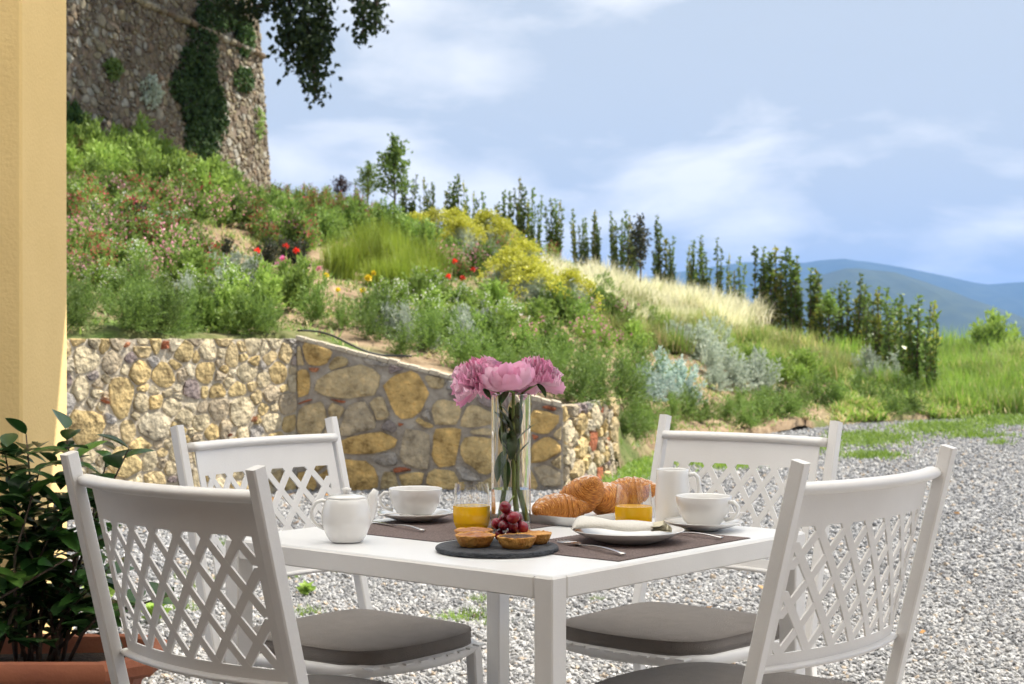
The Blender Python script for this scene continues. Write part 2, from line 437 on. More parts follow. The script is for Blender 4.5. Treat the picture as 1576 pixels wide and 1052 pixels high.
def hill_mat():
    m, n, out = new_mat('hill_soil')
    b = n.nodes.new('ShaderNodeBsdfPrincipled'); b.inputs['Roughness'].default_value = .95; b.inputs['Specular IOR Level'].default_value = .15
    n.links.new(b.outputs[0], out.inputs[0])
    tc = n.nodes.new('ShaderNodeTexCoord')
    t = n.nodes.new('ShaderNodeTexNoise'); t.inputs['Scale'].default_value = 5; t.inputs['Detail'].default_value = 10; t.inputs['Roughness'].default_value = .7
    n.links.new(tc.outputs['Object'], t.inputs['Vector'])
    r = ramp(n, [(.3, (.13, .085, .05)), (.5, (.30, .215, .135)), (.7, (.42, .32, .21))]); n.links.new(t.outputs['Fac'], r.inputs[0])
    t2 = n.nodes.new('ShaderNodeTexNoise'); t2.inputs['Scale'].default_value = .55; t2.inputs['Detail'].default_value = 7
    n.links.new(tc.outputs['Object'], t2.inputs['Vector'])
    gm = ramp(n, [(.52, (0, 0, 0)), (.66, (1, 1, 1))]); n.links.new(t2.outputs['Fac'], gm.inputs[0])
    gr = ramp(n, [(.3, (.05, .09, .02)), (.7, (.13, .19, .045))]); n.links.new(t.outputs['Fac'], gr.inputs[0])
    mx = n.nodes.new('ShaderNodeMix'); mx.data_type = 'RGBA'; n.links.new(gm.outputs[0], mx.inputs[0])
    n.links.new(r.outputs[0], mx.inputs[6]); n.links.new(gr.outputs[0], mx.inputs[7]); n.links.new(mx.outputs[2], b.inputs['Base Color'])
    bp = n.nodes.new('ShaderNodeBump'); bp.inputs['Strength'].default_value = .8; bp.inputs['Distance'].default_value = .08
    n.links.new(t.outputs['Fac'], bp.inputs['Height']); n.links.new(bp.outputs[0], b.inputs['Normal'])
    return m

# gravel yard
g = MB()
g.add([(-14, -6, 0), (16, -6, 0), (16, 29, 0), (-14, 29, 0)], [(0, 1, 2, 3)])
yard = g.build('gravel_ground', ground_mat(), smooth=False); yard['kind'] = 'structure'

# hillside
aa = np.concatenate([np.linspace(CA[0], -.30, 24), np.linspace(-.29, .34, 130), np.linspace(.35, CA[-1], 12)])
NR = 70
V = []; F = []
for a in aa:
    y0 = foot_Y(a)
    for j in range(NR):
        t = j / (NR - 1)
        Y = y0 + (75 - y0) * (t ** 1.7)
        X = a * Y
        z = hill_z(X, Y)
        if j == 0: z -= .08
        V.append((X, Y, z))
for i in range(len(aa) - 1):
    for j in range(NR - 1):
        F.append((i * NR + j, (i + 1) * NR + j, (i + 1) * NR + j + 1, i * NR + j + 1))
hill = link('hillside', mesh_data('hillside', V, F, hill_mat())); hill['kind'] = 'structure'

# valley floor out to the horizon and the far ridges
vm = pmat('valley_ground', (.06, .09, .035), .95, (.11, .12, .05), .004)
g = MB(); g.add([(-14000, 60, -30), (14000, 60, -30), (14000, 14000, -30), (-14000, 14000, -30)], [(0, 1, 2, 3)])
val = g.build('valley_ground', vm, smooth=False); val['kind'] = 'structure'
fm = pmat('wooded_slope', (.022, .04, .02), .95, (.04, .06, .025), .012)
def mountain(name, dist, prof, depth, seed):
    rr = np.random.default_rng(seed)
    xs = np.arange(-600, 2600, 20.0)
    top = np.interp(xs, [p[0] for p in prof], [p[1] for p in prof])
    top = top + np.convolve(rr.normal(0, 1.6, len(xs)), np.ones(3) / 3, 'same')
    V = []; F = []; m = 9
    for i, x in enumerate(xs):
        for j in range(m):
            t = j / (m - 1) * 2 - 1                   # -1 near foot, 0 crest, 1 far foot
            Y = dist + depth * t
            zc = HC - (top[i] - HY) / FP * dist
            z = -35 + (zc + 35) * (1 - abs(t)) ** .8
            if 0 < j < m - 1 and j != (m - 1) // 2: z += rr.normal(0, .03) * (zc + 35)
            V.append(((x - 788) / FP * dist, Y, z))
    for i in range(len(xs) - 1):
        for j in range(m - 1):
            F.append((i * m + j, (i + 1) * m + j, (i + 1) * m + j + 1, i * m + j + 1))
    o = link(name, mesh_data(name, V, F, fm)); o['kind'] = 'structure'
mountain('mountain', 4200, [(-600, 470), (600, 500), (1000, 520), (1120, 492), (1180, 468), (1240, 430), (1310, 412), (1370, 416), (1450, 442), (1500, 462), (1576, 500), (1700, 520), (2600, 525)], 900, 3)
mountain('mountain_range', 7600, [(-600, 440), (500, 455), (900, 440), (1040, 420), (1150, 403), (1230, 405), (1300, 399), (1345, 404), (1420, 418), (1520, 437), (1576, 433), (1750, 425), (2600, 445)], 1400, 5)

# air
hz = MB(); hz.box((0, 4300, 172), (25000, 9900 * 2, 420))
hm, hn, ho = new_mat('haze_air')
pv = hn.nodes.new('ShaderNodeVolumePrincipled'); pv.inputs['Color'].default_value = (.19, .44, 1.0, 1)
pv.inputs['Density'].default_value = 0.95e-4; pv.inputs['Anisotropy'].default_value = 0.0
hn.links.new(pv.outputs[0], ho.inputs['Volume'])
haze = hz.build('haze', hm, smooth=False); tag(haze, kind='stuff')

# ---------------------------------------------------------------- rubble masonry
def clip(poly, p, nrm):
    """keep the side of the line (p, nrm) away from nrm"""
    out = []; m = len(poly)
    for i in range(m):
        a = poly[i]; b = poly[(i + 1) % m]
        da = (a[0] - p[0]) * nrm[0] + (a[1] - p[1]) * nrm[1]; db = (b[0] - p[0]) * nrm[0] + (b[1] - p[1]) * nrm[1]
        if da <= 0: out.append(a)
        if (da < 0 < db) or (db < 0 < da):
            t = da / (da - db); out.append((a[0] + (b[0] - a[0]) * t, a[1] + (b[1] - a[1]) * t))
    return out
def resample(poly, n):
    P = np.array(poly + [poly[0]]); d = np.r_[0, np.cumsum(np.hypot(*(P[1:] - P[:-1]).T))]
    s = np.linspace(0, d[-1], n, endpoint=False)
    return np.stack([np.interp(s, d, P[:, 0]), np.interp(s, d, P[:, 1])], 1)
def stone_outlines(seeds, gap, region, n=12, rs=1):
    """seeds (cx,cy,rx,ry,exponent) -> outlines kept apart by a joint of width gap, inside a convex region"""
    rr = np.random.default_rng(rs); S = np.array([s[:4] for s in seeds]); res = []
    for i, (cx, cy, rx, ry, ex) in enumerate(seeds):
        ph = rr.uniform(0, 6.28, 4); poly = []
        for k in range(20):
            th = 2 * math.pi * k / 20; c, s_ = math.cos(th), math.sin(th)
            q = (abs(c) ** ex + abs(s_) ** ex) ** (-1 / ex)
            q *= 1 + (.09 * math.sin(2 * th + ph[0]) + .07 * math.sin(3 * th + ph[1]) + .05 * math.sin(5 * th + ph[2])) * (ex < 6)
            poly.append((cx + c * q * rx, cy + s_ * q * ry))
        near = np.where((np.abs(S[:, 0] - cx) < rx + S[:, 2]) & (np.abs(S[:, 1] - cy) < ry + S[:, 3]))[0]
        for j in near:
            if j == i: continue
            dx, dy = S[j, 0] - cx, S[j, 1] - cy; d = math.hypot(dx, dy) or 1e-6
            ux, uy = dx / d, dy / d
            ri = 1 / math.sqrt((ux / rx) ** 2 + (uy / ry) ** 2); rj = 1 / math.sqrt((ux / S[j, 2]) ** 2 + (uy / S[j, 3]) ** 2)
            if ri + rj + gap < d: continue
            t = d * ri / (ri + rj) - gap / 2
            # line tilted towards the metric of the flatter stone
            nx, ny = ux / max(rx, S[j, 2]) , uy / max(ry, S[j, 3]); l = math.hypot(nx, ny)
            poly = clip(poly, (cx + ux * t, cy + uy * t), (nx / l, ny / l))
            if len(poly) < 3: break
        if len(poly) >= 3:
            for k in range(len(region)):
                a = region[k]; b = region[(k + 1) % len(region)]
                ex_, ey_ = b[0] - a[0], b[1] - a[1]; l = math.hypot(ex_, ey_)
                poly = clip(poly, a, (ey_ / l, -ex_ / l))
                if len(poly) < 3: break
        if len(poly) < 3: continue
        P = resample(poly, n); P = P + rr.normal(0, .022, P.shape) * np.ptp(P, axis=0) * (ex < 7); P = (P + .10 * (np.roll(P, 1, 0) + np.roll(P, -1, 0))) / 1.2
        w = P.max(0) - P.min(0)
        if min(w) < .018: continue
        res.append((P, w[0] * w[1], i))
    return res
def stone_verts(P, proud, rr):
    n = len(P); c = P.mean(0); V = []
    tl = rr.normal(0, .18, 2)
    for sc_, dp, jt in ((1.0, -.02, 0), (.975, proud * .70, .10), (.80, proud, .16)):
        for p in P:
            q = c + (p - c) * (sc_ + rr.normal(0, .045) * (jt > .12))
            rel = (q - c) / (np.abs(P - c).max(0) + 1e-6)
            d = dp if dp < 0 else dp * (1 + rel[0] * tl[0] + rel[1] * tl[1]) + rr.normal(0, jt * proud)
            V.append((q[0], -d, q[1]))
    V.append((c[0] + rr.normal(0, .01), -proud * rr.uniform(.85, 1.1), c[1]))
    F = [(r_ * n + k, r_ * n + (k + 1) % n, (r_ + 1) * n + (k + 1) % n, (r_ + 1) * n + k) for r_ in (0, 1) for k in range(n)]
    F += [(2 * n + k, 2 * n + (k + 1) % n, 3 * n) for k in range(n)]
    return V, F
def dart(region_box, sizes, tries, rr, fill=.8):
    """random stones: big first, kept from overlapping by fill"""
    x0, x1, y0, y1 = region_box; S = []
    for (rx0, rx1, ry0, ry1, cnt) in sizes:
        got = 0
        for _ in range(tries):
            if got >= cnt: break
            rx = rr.uniform(rx0, rx1); ry = rr.uniform(ry0, ry1); x = rr.uniform(x0, x1); y = rr.uniform(y0, y1)
            if S:
                A = np.array(S)
                d = ((A[:, 0] - x) / ((A[:, 2] + rx) * fill)) ** 2 + ((A[:, 1] - y) / ((A[:, 3] + ry) * fill)) ** 2
                if d.min() < 1: continue
            S.append((x, y, rx, ry)); got += 1
    return S
def frame(o, d):
    """wall frame: local x along the wall, local -y out of the face, z up"""
    d = Vector((d[0], d[1], 0)).normalized(); nrm = Vector((d.y, -d.x, 0))
    return Matrix(((d.x, -nrm.x, 0, o[0]), (d.y, -nrm.y, 0, o[1]), (0, 0, 1, o[2]), (0, 0, 0, 1)))
def put_stone(P, proud, rr, mat, parent, name='stone'):
    V, F = stone_verts(P, proud, rr); c = P.mean(0)
    V = [(v[0] - c[0], v[1], v[2] - c[1]) for v in V]
    o = link(name, mesh_data(name, V, F, mat), parent)
    o.data.set_sharp_from_angle(angle=R(32))
    o.location = (c[0], 0, c[1])
    return o
def prism(mb, poly, y0, y1):
    n = len(poly); y0, y1 = -y0, -y1
    mb.add([(p[0], y0, p[1]) for p in poly] + [(p[0], y1, p[1]) for p in poly],
           [tuple(range(n)), tuple(range(2 * n - 1, n - 1, -1))] + [(k, n + k, n + (k + 1) % n, (k + 1) % n) for k in range(n)])

# retaining wall: three runs meeting at corners C1 and C2
L0 = Vector((-3.35, 9.45, 0)); C1 = Vector((-1.58, 12.0, 0)); C2 = Vector((.37, 12.0, 0)); C3 = Vector((.83, 13.24, 0))
def wall_thing(name, label, A, B, tA, tB, mort):
    e = empty(name, (0, 0, 0)); e.matrix_world = frame(A, B - A)
    tag(e, label, 'wall')
    Lw = (B - A).length
    mb = MB(); prism(mb, [(0, -.1), (Lw, -.1), (Lw, tB - .01), (0, tA - .01)], -.34, 0.0)
    mb.build('mortar', mort, e, smooth=False)
    return e, Lw
rr = np.random.default_rng(11)
# left run (tight rubble, sunlit)
w1, Lw = wall_thing('retaining_wall', 'sunlit pale yellow rubble retaining wall between yellow pillar and shaded corner', L0, C1, 1.125, 1.12, M['mortar_warm'])
S = dart((0, Lw, 0, 1.10), [(.12, .17, .09, .15, 15), (.065, .12, .05, .095, 95), (.035, .065, .024, .045, 280)], 2500, rr, .80)
seeds = [(x, y, rx * 2.3, ry * 2.2, 6.0) for x, y, rx, ry in S]
flat = set()
for k in range(16):                      # flat bricks and slabs let into the rubble
    x = rr.uniform(.1, Lw - .1); y = rr.choice([.2, .42, .55, .72, .95, 1.07]) + rr.normal(0, .02)
    seeds.append((x, y, rr.uniform(.07, .13), rr.uniform(.022, .034), 9.0)); flat.add(len(seeds) - 1)
for P, ar, i in stone_outlines(seeds, .012, [(0.005, 0), (Lw - .01, 0), (Lw - .01, 1.115), (0.005, 1.12)], rs=2):
    if i in flat: put_stone(P, rr.uniform(.022, .034), rr, M['brick'] if rr.random() < .6 else M['stone_grey'], w1, 'brick')
    else: put_stone(P, rr.uniform(.008, .024), rr, M['stone_grey'] if rr.random() < .10 else M['stone_warm'], w1)
# middle run (big rounded stones in wide grey mortar, shaded): laid out as in the photograph
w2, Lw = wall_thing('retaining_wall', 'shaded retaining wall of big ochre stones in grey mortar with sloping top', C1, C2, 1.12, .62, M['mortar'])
MID = [(483,545,24,14),(462,590,13,20),(462,548,8,14),(535,588,42,24),(578,550,15,10),(625,610,34,37),(668,587,14,8),(700,592,12,8),(477,645,24,30),(519,632,13,10),
 (550,642,26,22),(585,628,15,13),(690,633,25,16),(733,640,27,14),(708,605,17,9),(568,682,46,14),(640,690,24,30),(685,690,22,24),(738,700,31,32),(590,706,30,7),(540,735,46,23),
 (722,728,18,8),(633,736,19,12),(680,744,26,18),(835,652,24,17),(842,690,24,20),(792,690,21,24),(795,628,18,11),(846,730,20,15),(780,652,10,9),(602,655,12,8),(765,744,20,13),
 (492,702,18,24),(470,742,16,14),(805,742,20,14),(648,648,14,8),(598,742,14,12),(752,618,14,8),(860,668,7,16),(858,712,8,14),(466,690,9,20),(655,760,24,9),(718,760,22,9),(520,765,28,9),(585,766,24,8),(790,768,26,9),(845,764,22,10),
 (521,560,12,8),(655,640,8,8),(610,565,10,8),(505,668,14,7),(740,665,14,6)]
seeds = []
for x, y, rx, ry in MID:
    k = 12.0 / FP
    seeds.append(((x - 788) * k + 1.58, HC - (y - HY) * k, rx * k * 1.34, ry * k * 1.36, 3.4))
nb = len(seeds)
for x, y, rx, ry in [(527,618,24,4.5),(630,723,25,4.5),(482,568,16,4.5),(618,652,14,3.5),(826,672,10,4.5),(845,628,12,4),(640,655,20,4.5),(470,618,14,4)]:
    k = 12.0 / FP; seeds.append(((x - 788) * k + 1.58, HC - (y - HY) * k, rx * k, ry * k, 9.0))
for P, ar, i in stone_outlines(seeds, .018, [(0.01, 0), (Lw - .01, 0), (Lw - .01, .60), (0.01, 1.10)], n=14, rs=4):
    if i >= nb: put_stone(P, rr.uniform(.018, .03), rr, M['brick'], w2, 'brick')
    else: put_stone(P, rr.uniform(.016, .04), rr, M['stone_grey'] if (ar < .022 and rr.random() < .45) else M['stone_ochre'], w2)
# pale cap along the sloping top
cp = MB(); sl = .5 / Lw
for k in range(26):
    s0, s1 = Lw * k / 26, Lw * (k + 1) / 26 - .006
    z0, z1 = 1.12 - sl * s0, 1.12 - sl * s1; h = rr.uniform(.012, .024)
    prism(cp, [(s0, z0 - .012), (s1, z1 - .012), (s1, z1 + h), (s0, z0 + h)], -.30, rr.uniform(.0, .02))
cp.build('coping', M['mortar_warm'], w2, smooth=False)
# end run (receding, sunlit)
w3, Lw = wall_thing('retaining_wall', 'sunlit low end of the stone retaining wall beside grass patch', C2, C3, .62, .64, M['mortar_warm'])
S = dart((0, Lw, 0, .62), [(.10, .15, .07, .12, 12), (.05, .09, .04, .08, 50), (.03, .06, .025, .045, 130)], 700, rr, .78)
seeds = [(x, y, rx * 2.3, ry * 2.2, 6.0) for x, y, rx, ry in S]
for P, ar, i in stone_outlines(seeds, .014, [(0.01, 0), (Lw - .01, 0), (Lw - .01, .64), (0.01, .62)], rs=6):
    put_stone(P, rr.uniform(.02, .045), rr, M['brick'] if rr.random() < .05 else M['stone_grey'] if rr.random() < .12 else M['stone_warm'], w3)

# irrigation hose along the top of the sloping run
hp = []
for k in range(18):
    t = k / 17; x = -1.60 + .85 * t
    hp.append((x, 12.24 + .05 * math.sin(t * 9), 1.15 - .25 * (x + 1.58) + .03 * math.sin(t * 7) + .02))
tag(MB().tube(hp, .008, 8).build('irrigation_hose', M['hose']), 'black irrigation hose lying along the sloping wall top', 'hose')

# old fortress wall on the hill
T1 = Vector((-4.98, 34.0, 0)); td = Vector((.2185, .9758, 0)); T0 = T1 - td * 17.0
BAT = 0.055                                    # lean of the face
tw = empty('fortress_wall'); FM = frame((T0.x, T0.y, 0), td); tw.matrix_world = FM
tag(tw, 'old leaning fortress wall of brown rubble with ivy above the flower slope', 'stone wall')
TL = 17.0; Z0, ZT, ZC = 2.6, 7.75, 6.9
def bat(z): return -(z - 4.0) * BAT
mb = MB()
zs = [Z0, 4.0, 5.5, ZC, 9.6]
V = []
for (s_, z) in [(0, Z0), (TL, Z0), (TL - .0, ZT), (TL - .6, ZT + .12), (TL - 1.6, 9.3), (0, 9.6)]:
    V.append((s_ + (bat(z) * .9 if s_ > 5 else 0), -bat(z), z))
n6 = len(V); V += [(v[0], v[1] + 5.0, v[2]) for v in V]
mb.add(V, [tuple(range(n6)), tuple(range(2 * n6 - 1, n6 - 1, -1))] + [(k, n6 + k, n6 + (k + 1) % n6, (k + 1) % n6) for k in range(n6)])
mb.build('mortar', M['mortar_old'], tw, smooth=False)
x0 = 6.2
S = dart((x0, TL, 3.0, 8.9), [(.11, .17, .07, .10, 130), (.065, .11, .045, .07, 900), (.035, .065, .028, .045, 1900)], 7000, rr, .8)
seeds = [(x, y, rx * 1.8, ry * 1.7, 5.0) for x, y, rx, ry in S]
outl = stone_outlines(seeds, .022, [(x0, 3.0), (TL - .02, 3.0), (TL - .02, 7.7), (TL - 1.6, 9.0), (x0, 9.0)], n=9, rs=8)
outl.sort(key=lambda q: -q[1])
rest_V = []; rest_F = []
for k, (P, ar, i) in enumerate(outl):
    Vs, Fs = stone_verts(P, rr.uniform(.012, .05), rr)
    Vs = [(v[0] + bat(v[2]) * .9 * max(0, (v[0] - 5) / 12), v[1] - bat(v[2]), v[2]) for v in Vs]
    if k < 300:
        link('stone', mesh_data('stone', Vs, Fs, M['stone_tower']), tw)
    else:
        b = len(rest_V); rest_V += Vs; rest_F += [tuple(q + b for q in f) for f in Fs]
o = link('rubble', mesh_data('rubble', rest_V, rest_F, M['stone_tower_i']), tw); o['kind'] = 'stuff'; o.data.set_sharp_from_angle(angle=R(32))
# projecting string course
sc_ = MB()
for k in range(34):
    s0 = 6 + k * (TL - 6) / 34; s1 = 6 + (k + 1) * (TL - 6) / 34 - .02
    j = rr.uniform(-.01, .01)
    xo = bat(ZC) * .9 * max(0, (s1 - 5) / 12)
    sc_.box(((s0 + s1) / 2 + xo, -(bat(ZC) + .06 + j), ZC + j), (s1 - s0, .15, .12), bev=.04)
sc_.build('string_course', M['stone_tower_i'], tw, smooth=False)
def tower_pt(x, y, out=.06):
    """point on the fortress face seen at a photo pixel"""
    d = Vector(((x - 788) / FP, 1, -(y - HY) / FP)); nrm = Vector((td.y, -td.x, 0))
    t = (T0 - Vector((0, 0, HC))).dot(nrm) / d.dot(nrm)
    p = Vector((0, 0, HC)) + d * t
    return p + nrm * (out + bat(p.z))

# ---------------------------------------------------------------- portico pillar; unseen roof and walls added to shape the light
po = empty('portico', (-1.72, 5.07, 0))
tag(po, 'yellow stucco portico pillar standing behind the potted shrub', 'pillar')
b = MB(); b.box((0, 0, 1.55), (.55, .53, 3.1), bev=.012); b.build('pillar', M['stucco'], po, smooth=False)
b = MB(); b.box((-.02, -.012, .10), (.62, .60, .20), bev=.015); b.build('plinth', M['stucco'], po, smooth=False)
b = MB(); b.box((.25, -.25, 1.75), (.075, .05, 3.0), bev=.008); b.build('corner_strip', M['stucco'], po, smooth=False)
ROOF_X = 2.5
b = MB(); b.box((1.72 + .5, -6.6, 2.2), (11, .3, 4.4)); b.build('unseen_house_wall', M['shade_brown'], po, smooth=False)  # unseen wall behind the camera, blocks sky and darkens the chair backs
b = MB(); b.box((-.75, -4.4, 1.55), (.3, 4.1, 3.1)); b.build('added_side_blocker', M['shade_brown'], po, smooth=False)  # added out of view to keep light off the near chair backs
b = MB(); b.box((1.72 - .4, -5.65, 3.19), (ROOF_X + 4.2, 1.9, .14)); b.build('added_dark_ceiling', M['shade_brown'], po, smooth=False)  # added dark slab out of view, so light comes from above and ahead
b = MB(); b.box(((ROOF_X - 2.4) / 2 + 1.72, -1.87, 3.20), (ROOF_X + 2.4, 5.5, .012)); b.build('added_diffuser_roof', M['diffuser'], po, smooth=False)  # unseen translucent sheet in place of a roof, softens sun on the table

# ================================================================ PLANTS
def leaf_quads(P, D, N, L, W, bend=.15):
    """kite-shaped leaves: base P, direction D, face normal N, length L, width W (arrays) -> verts, quads (2 per leaf)"""
    n = len(P); D = D / np.linalg.norm(D, axis=1, keepdims=True)
    S_ = np.cross(D, N); S_ /= (np.linalg.norm(S_, axis=1, keepdims=True) + 1e-9); U = np.cross(S_, D)
    L = np.broadcast_to(L, n)[:, None]; W = np.broadcast_to(W, n)[:, None]
    m1 = P + D * L * .45
    V = np.stack([P, m1 + S_ * W * .5 + U * L * .04, P + D * L - U * L * bend, m1 - S_ * W * .5 + U * L * .04], 1).reshape(-1, 3)
    F = np.arange(n * 4).reshape(n, 4)
    return V, F
def rand_dir(n, r, up=0.0):
    d = r.normal(size=(n, 3)); d[:, 2] += up
    return d / np.linalg.norm(d, axis=1, keepdims=True)
def blades(P, D, L, W, droop, seg=3):
    """grass blades that arch over: base P, start direction D"""
    n = len(P); side = np.cross(D, [0, 0, 1.0]); side += 1e-6; side /= np.linalg.norm(side, axis=1, keepdims=True)
    L = np.broadcast_to(L, n)[:, None]; W = np.broadcast_to(W, n)[:, None]; droop = np.broadcast_to(droop, n)[:, None]
    rows = []
    for k in range(seg + 1):
        t = k / seg
        c = P + D * L * t + np.array([0, 0, -1.0]) * droop * L * t * t + np.c_[D[:, :2], np.zeros(n)] * droop * L * t * t * .8
        w = W * (1 - t) ** .7 * .5
        rows.append(np.stack([c - side * w, c + side * w], 1))
    V = np.stack(rows, 1).reshape(n, -1, 3); k2 = (seg + 1) * 2
    F = []
    base = (np.arange(n) * k2)[:, None]
    for k in range(seg):
        F.append(base + np.array([2 * k, 2 * k + 1, 2 * k + 3, 2 * k + 2]))
    return V.reshape(-1, 3), np.concatenate(F, 0)
def join(parts):
    """[(V,F,matindex)] -> V,F,midx"""
    Vs = []; Fs = []; mi = []; b = 0
    for V, F, m in parts:
        Vs.append(V); Fs.append(F + b); mi.append(np.full(len(F), m)); b += len(V)
    return np.concatenate(Vs), np.concatenate(Fs), np.concatenate(mi)

GREEN = {
 'rosemary': leafmat('rosemary_leaf', (.125, .21, .045), (.21, .31, .07)),
 'bright': leafmat('bright_leaf', (.22, .34, .06), (.33, .46, .10)),
 'mid': leafmat('mid_leaf', (.15, .25, .05), (.25, .36, .08)),
 'olive': leafmat('olive_grass', (0.189, 0.261, 0.029), (0.290, 0.362, 0.051)),
 'feather': leafmat('feather_grass', (.66, .63, .40), (.82, .80, .60), trans=.45, var=.18),
 'feather_green': leafmat('feather_grass_base', (0.232, 0.304, 0.072), (0.348, 0.406, 0.131)),
 'euph': leafmat('euphorbia_head', (.38, .40, .045), (.56, .54, .075), var=.2),
 'silver': leafmat('silver_leaf', (0.319, 0.377, 0.290), (0.522, 0.580, 0.478), var=.25),
 'blue': leafmat('blue_leaf', (0.290, 0.406, 0.362), (0.580, 0.681, 0.609), var=.2),
 'grass': leafmat('meadow_grass', (0.131, 0.246, 0.029), (0.290, 0.406, 0.072), trans=.45),
 'straw': leafmat('dry_straw', (0.493, 0.392, 0.189), (0.667, 0.551, 0.290)),
 'laurel': leafmat('laurel_leaf', (.10, .17, .04), (.19, .27, .065), .5, .42),
 'laurel_y': leafmat('laurel_young_leaf', (.24, .32, .06), (.40, .38, .08), .4, .35),
 'purple': leafmat('plum_leaf', (.045, .03, .035), (.07, .045, .05)),
 'oak': leafmat('oak_leaf', (.022, .045, .012), (.05, .085, .02), .75, .25),
 'ivy': leafmat('ivy_leaf', (.025, .06, .015), (.06, .11, .025), .85, .2),
 'darkrose': leafmat('rose_leaf', (.04, .06, .03), (.08, .075, .05)),
}
FLOW = {
 'red': leafmat('salvia_flower', (.50, .035, .07), (.62, .13, .16), trans=.3),
 'rosepink': leafmat('pink_flower', (.72, .25, .36), (.80, .45, .50), trans=.3),
 'white': leafmat('white_flower', (.72, .72, .66), (.80, .78, .74), trans=.3),
 'magenta': leafmat('magenta_flower', (.68, .12, .38), (.75, .3, .5), trans=.3),
 'yellow': leafmat('yellow_flower', (.80, .60, .02), (.85, .7, .05), trans=.3),
 'poppy': leafmat('scarlet_flower', (.75, .03, .02), (.8, .08, .04), trans=.3),
 'rust': leafmat('rust_flower', (.28, .05, .05), (.40, .10, .09), trans=.3),
}
def stems_from(r, n, spread, h, hvar=.25):
    """stem tips of a bush: base near origin, tips inside a dome"""
    az = r.uniform(0, 2 * np.pi, n); tilt = np.abs(r.normal(0, spread, n)); tilt = np.minimum(tilt, 1.45)
    d = np.stack([np.sin(tilt) * np.cos(az), np.sin(tilt) * np.sin(az), np.cos(tilt)], 1)
    L = h * (1 - .35 * (tilt / 1.45)) * r.uniform(1 - hvar, 1 + hvar * .4, n)
    b = np.c_[r.normal(0, .05 * h, (n, 2)), np.zeros(n)]
    return b, d, L
def p_needles(mat, seed, n=70, per=26, spread=.75, h=1.0, nl=.11, nw=.022, flower=None, nf=0, fl=.05):
    r = np.random.default_rng(seed); b, d, L = stems_from(r, n, spread, h)
    t = r.uniform(.18, 1.0, (n, per)); P = b[:, None] + d[:, None] * (L[:, None] * t)[..., None]
    P = P.reshape(-1, 3) + r.normal(0, .012 * h, (n * per, 3)); P[:, 2] = np.maximum(P[:, 2], .0)
    D = np.repeat(d, per, 0) * .9 + rand_dir(n * per, r) * .75
    parts = [(*leaf_quads(P, D, rand_dir(n * per, r), nl * r.uniform(.6, 1.2, n * per), nw), 0)]
    mats = [GREEN[mat]]
    if flower:
        tip = b + d * L[:, None]; k = r.integers(0, n, nf)
        Pf = tip[k] + r.normal(0, .05 * h, (nf, 3)) - d[k] * r.uniform(0, .25, (nf, 1)) * L[k][:, None]
        parts.append((*leaf_quads(Pf, rand_dir(nf, r, .6), rand_dir(nf, r), fl, fl * .9), 1)); mats.append(FLOW[flower])
    V, F, mi = join(parts); return mesh_data(mat + '_bush', V, F, mats, midx=mi)
def p_grass(mat, seed, n=320, h=1.0, droop=.35, w=.018, spread=.35, mat2=None, n2=0, base=.14):
    r = np.random.default_rng(seed); parts = []; mats = [GREEN[mat]]
    for (nn, mi, hh, dr, ww) in ((n, 0, h, droop, w), (n2, 1, h * .72, droop * .6, w * 1.2)):
        if nn == 0: continue
        P = np.c_[r.normal(0, base, (nn, 2)), np.zeros(nn)]; d = rand_dir(nn, r); d[:, 2] = np.abs(d[:, 2]) + 1 / spread
        d /= np.linalg.norm(d, axis=1, keepdims=True)
        parts.append((*blades(P, d, hh * r.uniform(.55, 1.1, nn), ww, dr * r.uniform(.3, 1.3, nn), 4), mi))
    if n2: mats.append(GREEN[mat2])
    V, F, mi = join(parts); return mesh_data(mat + '_clump', V, F, mats, midx=mi)
def p_mound(seed):
    """euphorbia: leafy stems topped with yellow-green heads"""
    r = np.random.default_rng(seed); n = 70; b, d, L = stems_from(r, n, .62, 1.0, .12)
    per = 18; t = r.uniform(.2, .9, (n, per)); P = (b[:, None] + d[:, None] * (L[:, None] * t)[..., None]).reshape(-1, 3)
    parts = [(*leaf_quads(P, np.repeat(d, per, 0) * .4 + rand_dir(n * per, r), rand_dir(n * per, r), .11, .028), 0)]
    k = 26; tip = np.repeat(b + d * L[:, None], k, 0) + r.normal(0, .055, (n * k, 3))
    parts.append((*leaf_quads(tip, rand_dir(n * k, r, .4), rand_dir(n * k, r, 1.0), .055, .05), 1))
    V, F, mi = join(parts); return mesh_data('euphorbia', V, F, [GREEN['silver'], GREEN['euph']], midx=mi)
def p_column(seed, yel=.15):
    """slender upright sapling, unit height: leaves hug a few rising shoots"""
    r = np.random.default_rng(seed); tips = []; parts = []
    ns = 4; shoots = []
    for k in range(ns):
        az = r.uniform(0, 6.28); o = r.uniform(.01, .085); top = 1.0 if k == 0 else r.uniform(.45, .92)
        shoots.append((np.array([.02 * math.cos(az), .02 * math.sin(az), 0]), np.array([o * math.cos(az), o * math.sin(az), top])))
    for (a, c) in shoots:
        n = int(74 * c[2]); t = r.uniform(.10, 1, n); cv = np.stack([t ** .6, t ** .6, t], 1)
        P = a + (c - a) * cv + r.normal(0, .008, (n, 3))
        D = rand_dir(n, r, 1.0); parts.append((*leaf_quads(P, D, rand_dir(n, r), .075 * (1.15 - .5 * t) * r.uniform(.7, 1.2, n), .036), 1 if r.random() < yel else 0))
    V, F, mi = join(parts); crown = mesh_data('crown', V, F, [GREEN['laurel'], GREEN['laurel_y']], midx=mi)
    mb = MB()
    for (a, c) in shoots:
        mb.tube([a + (c - a) * np.array([t ** .6, t ** .6, t]) for t in np.linspace(0, .97, 7)], [.009 * (1 - .75 * t) for t in np.linspace(0, 1, 7)], 5)
    return mb.data('trunk', M['bark']), crown
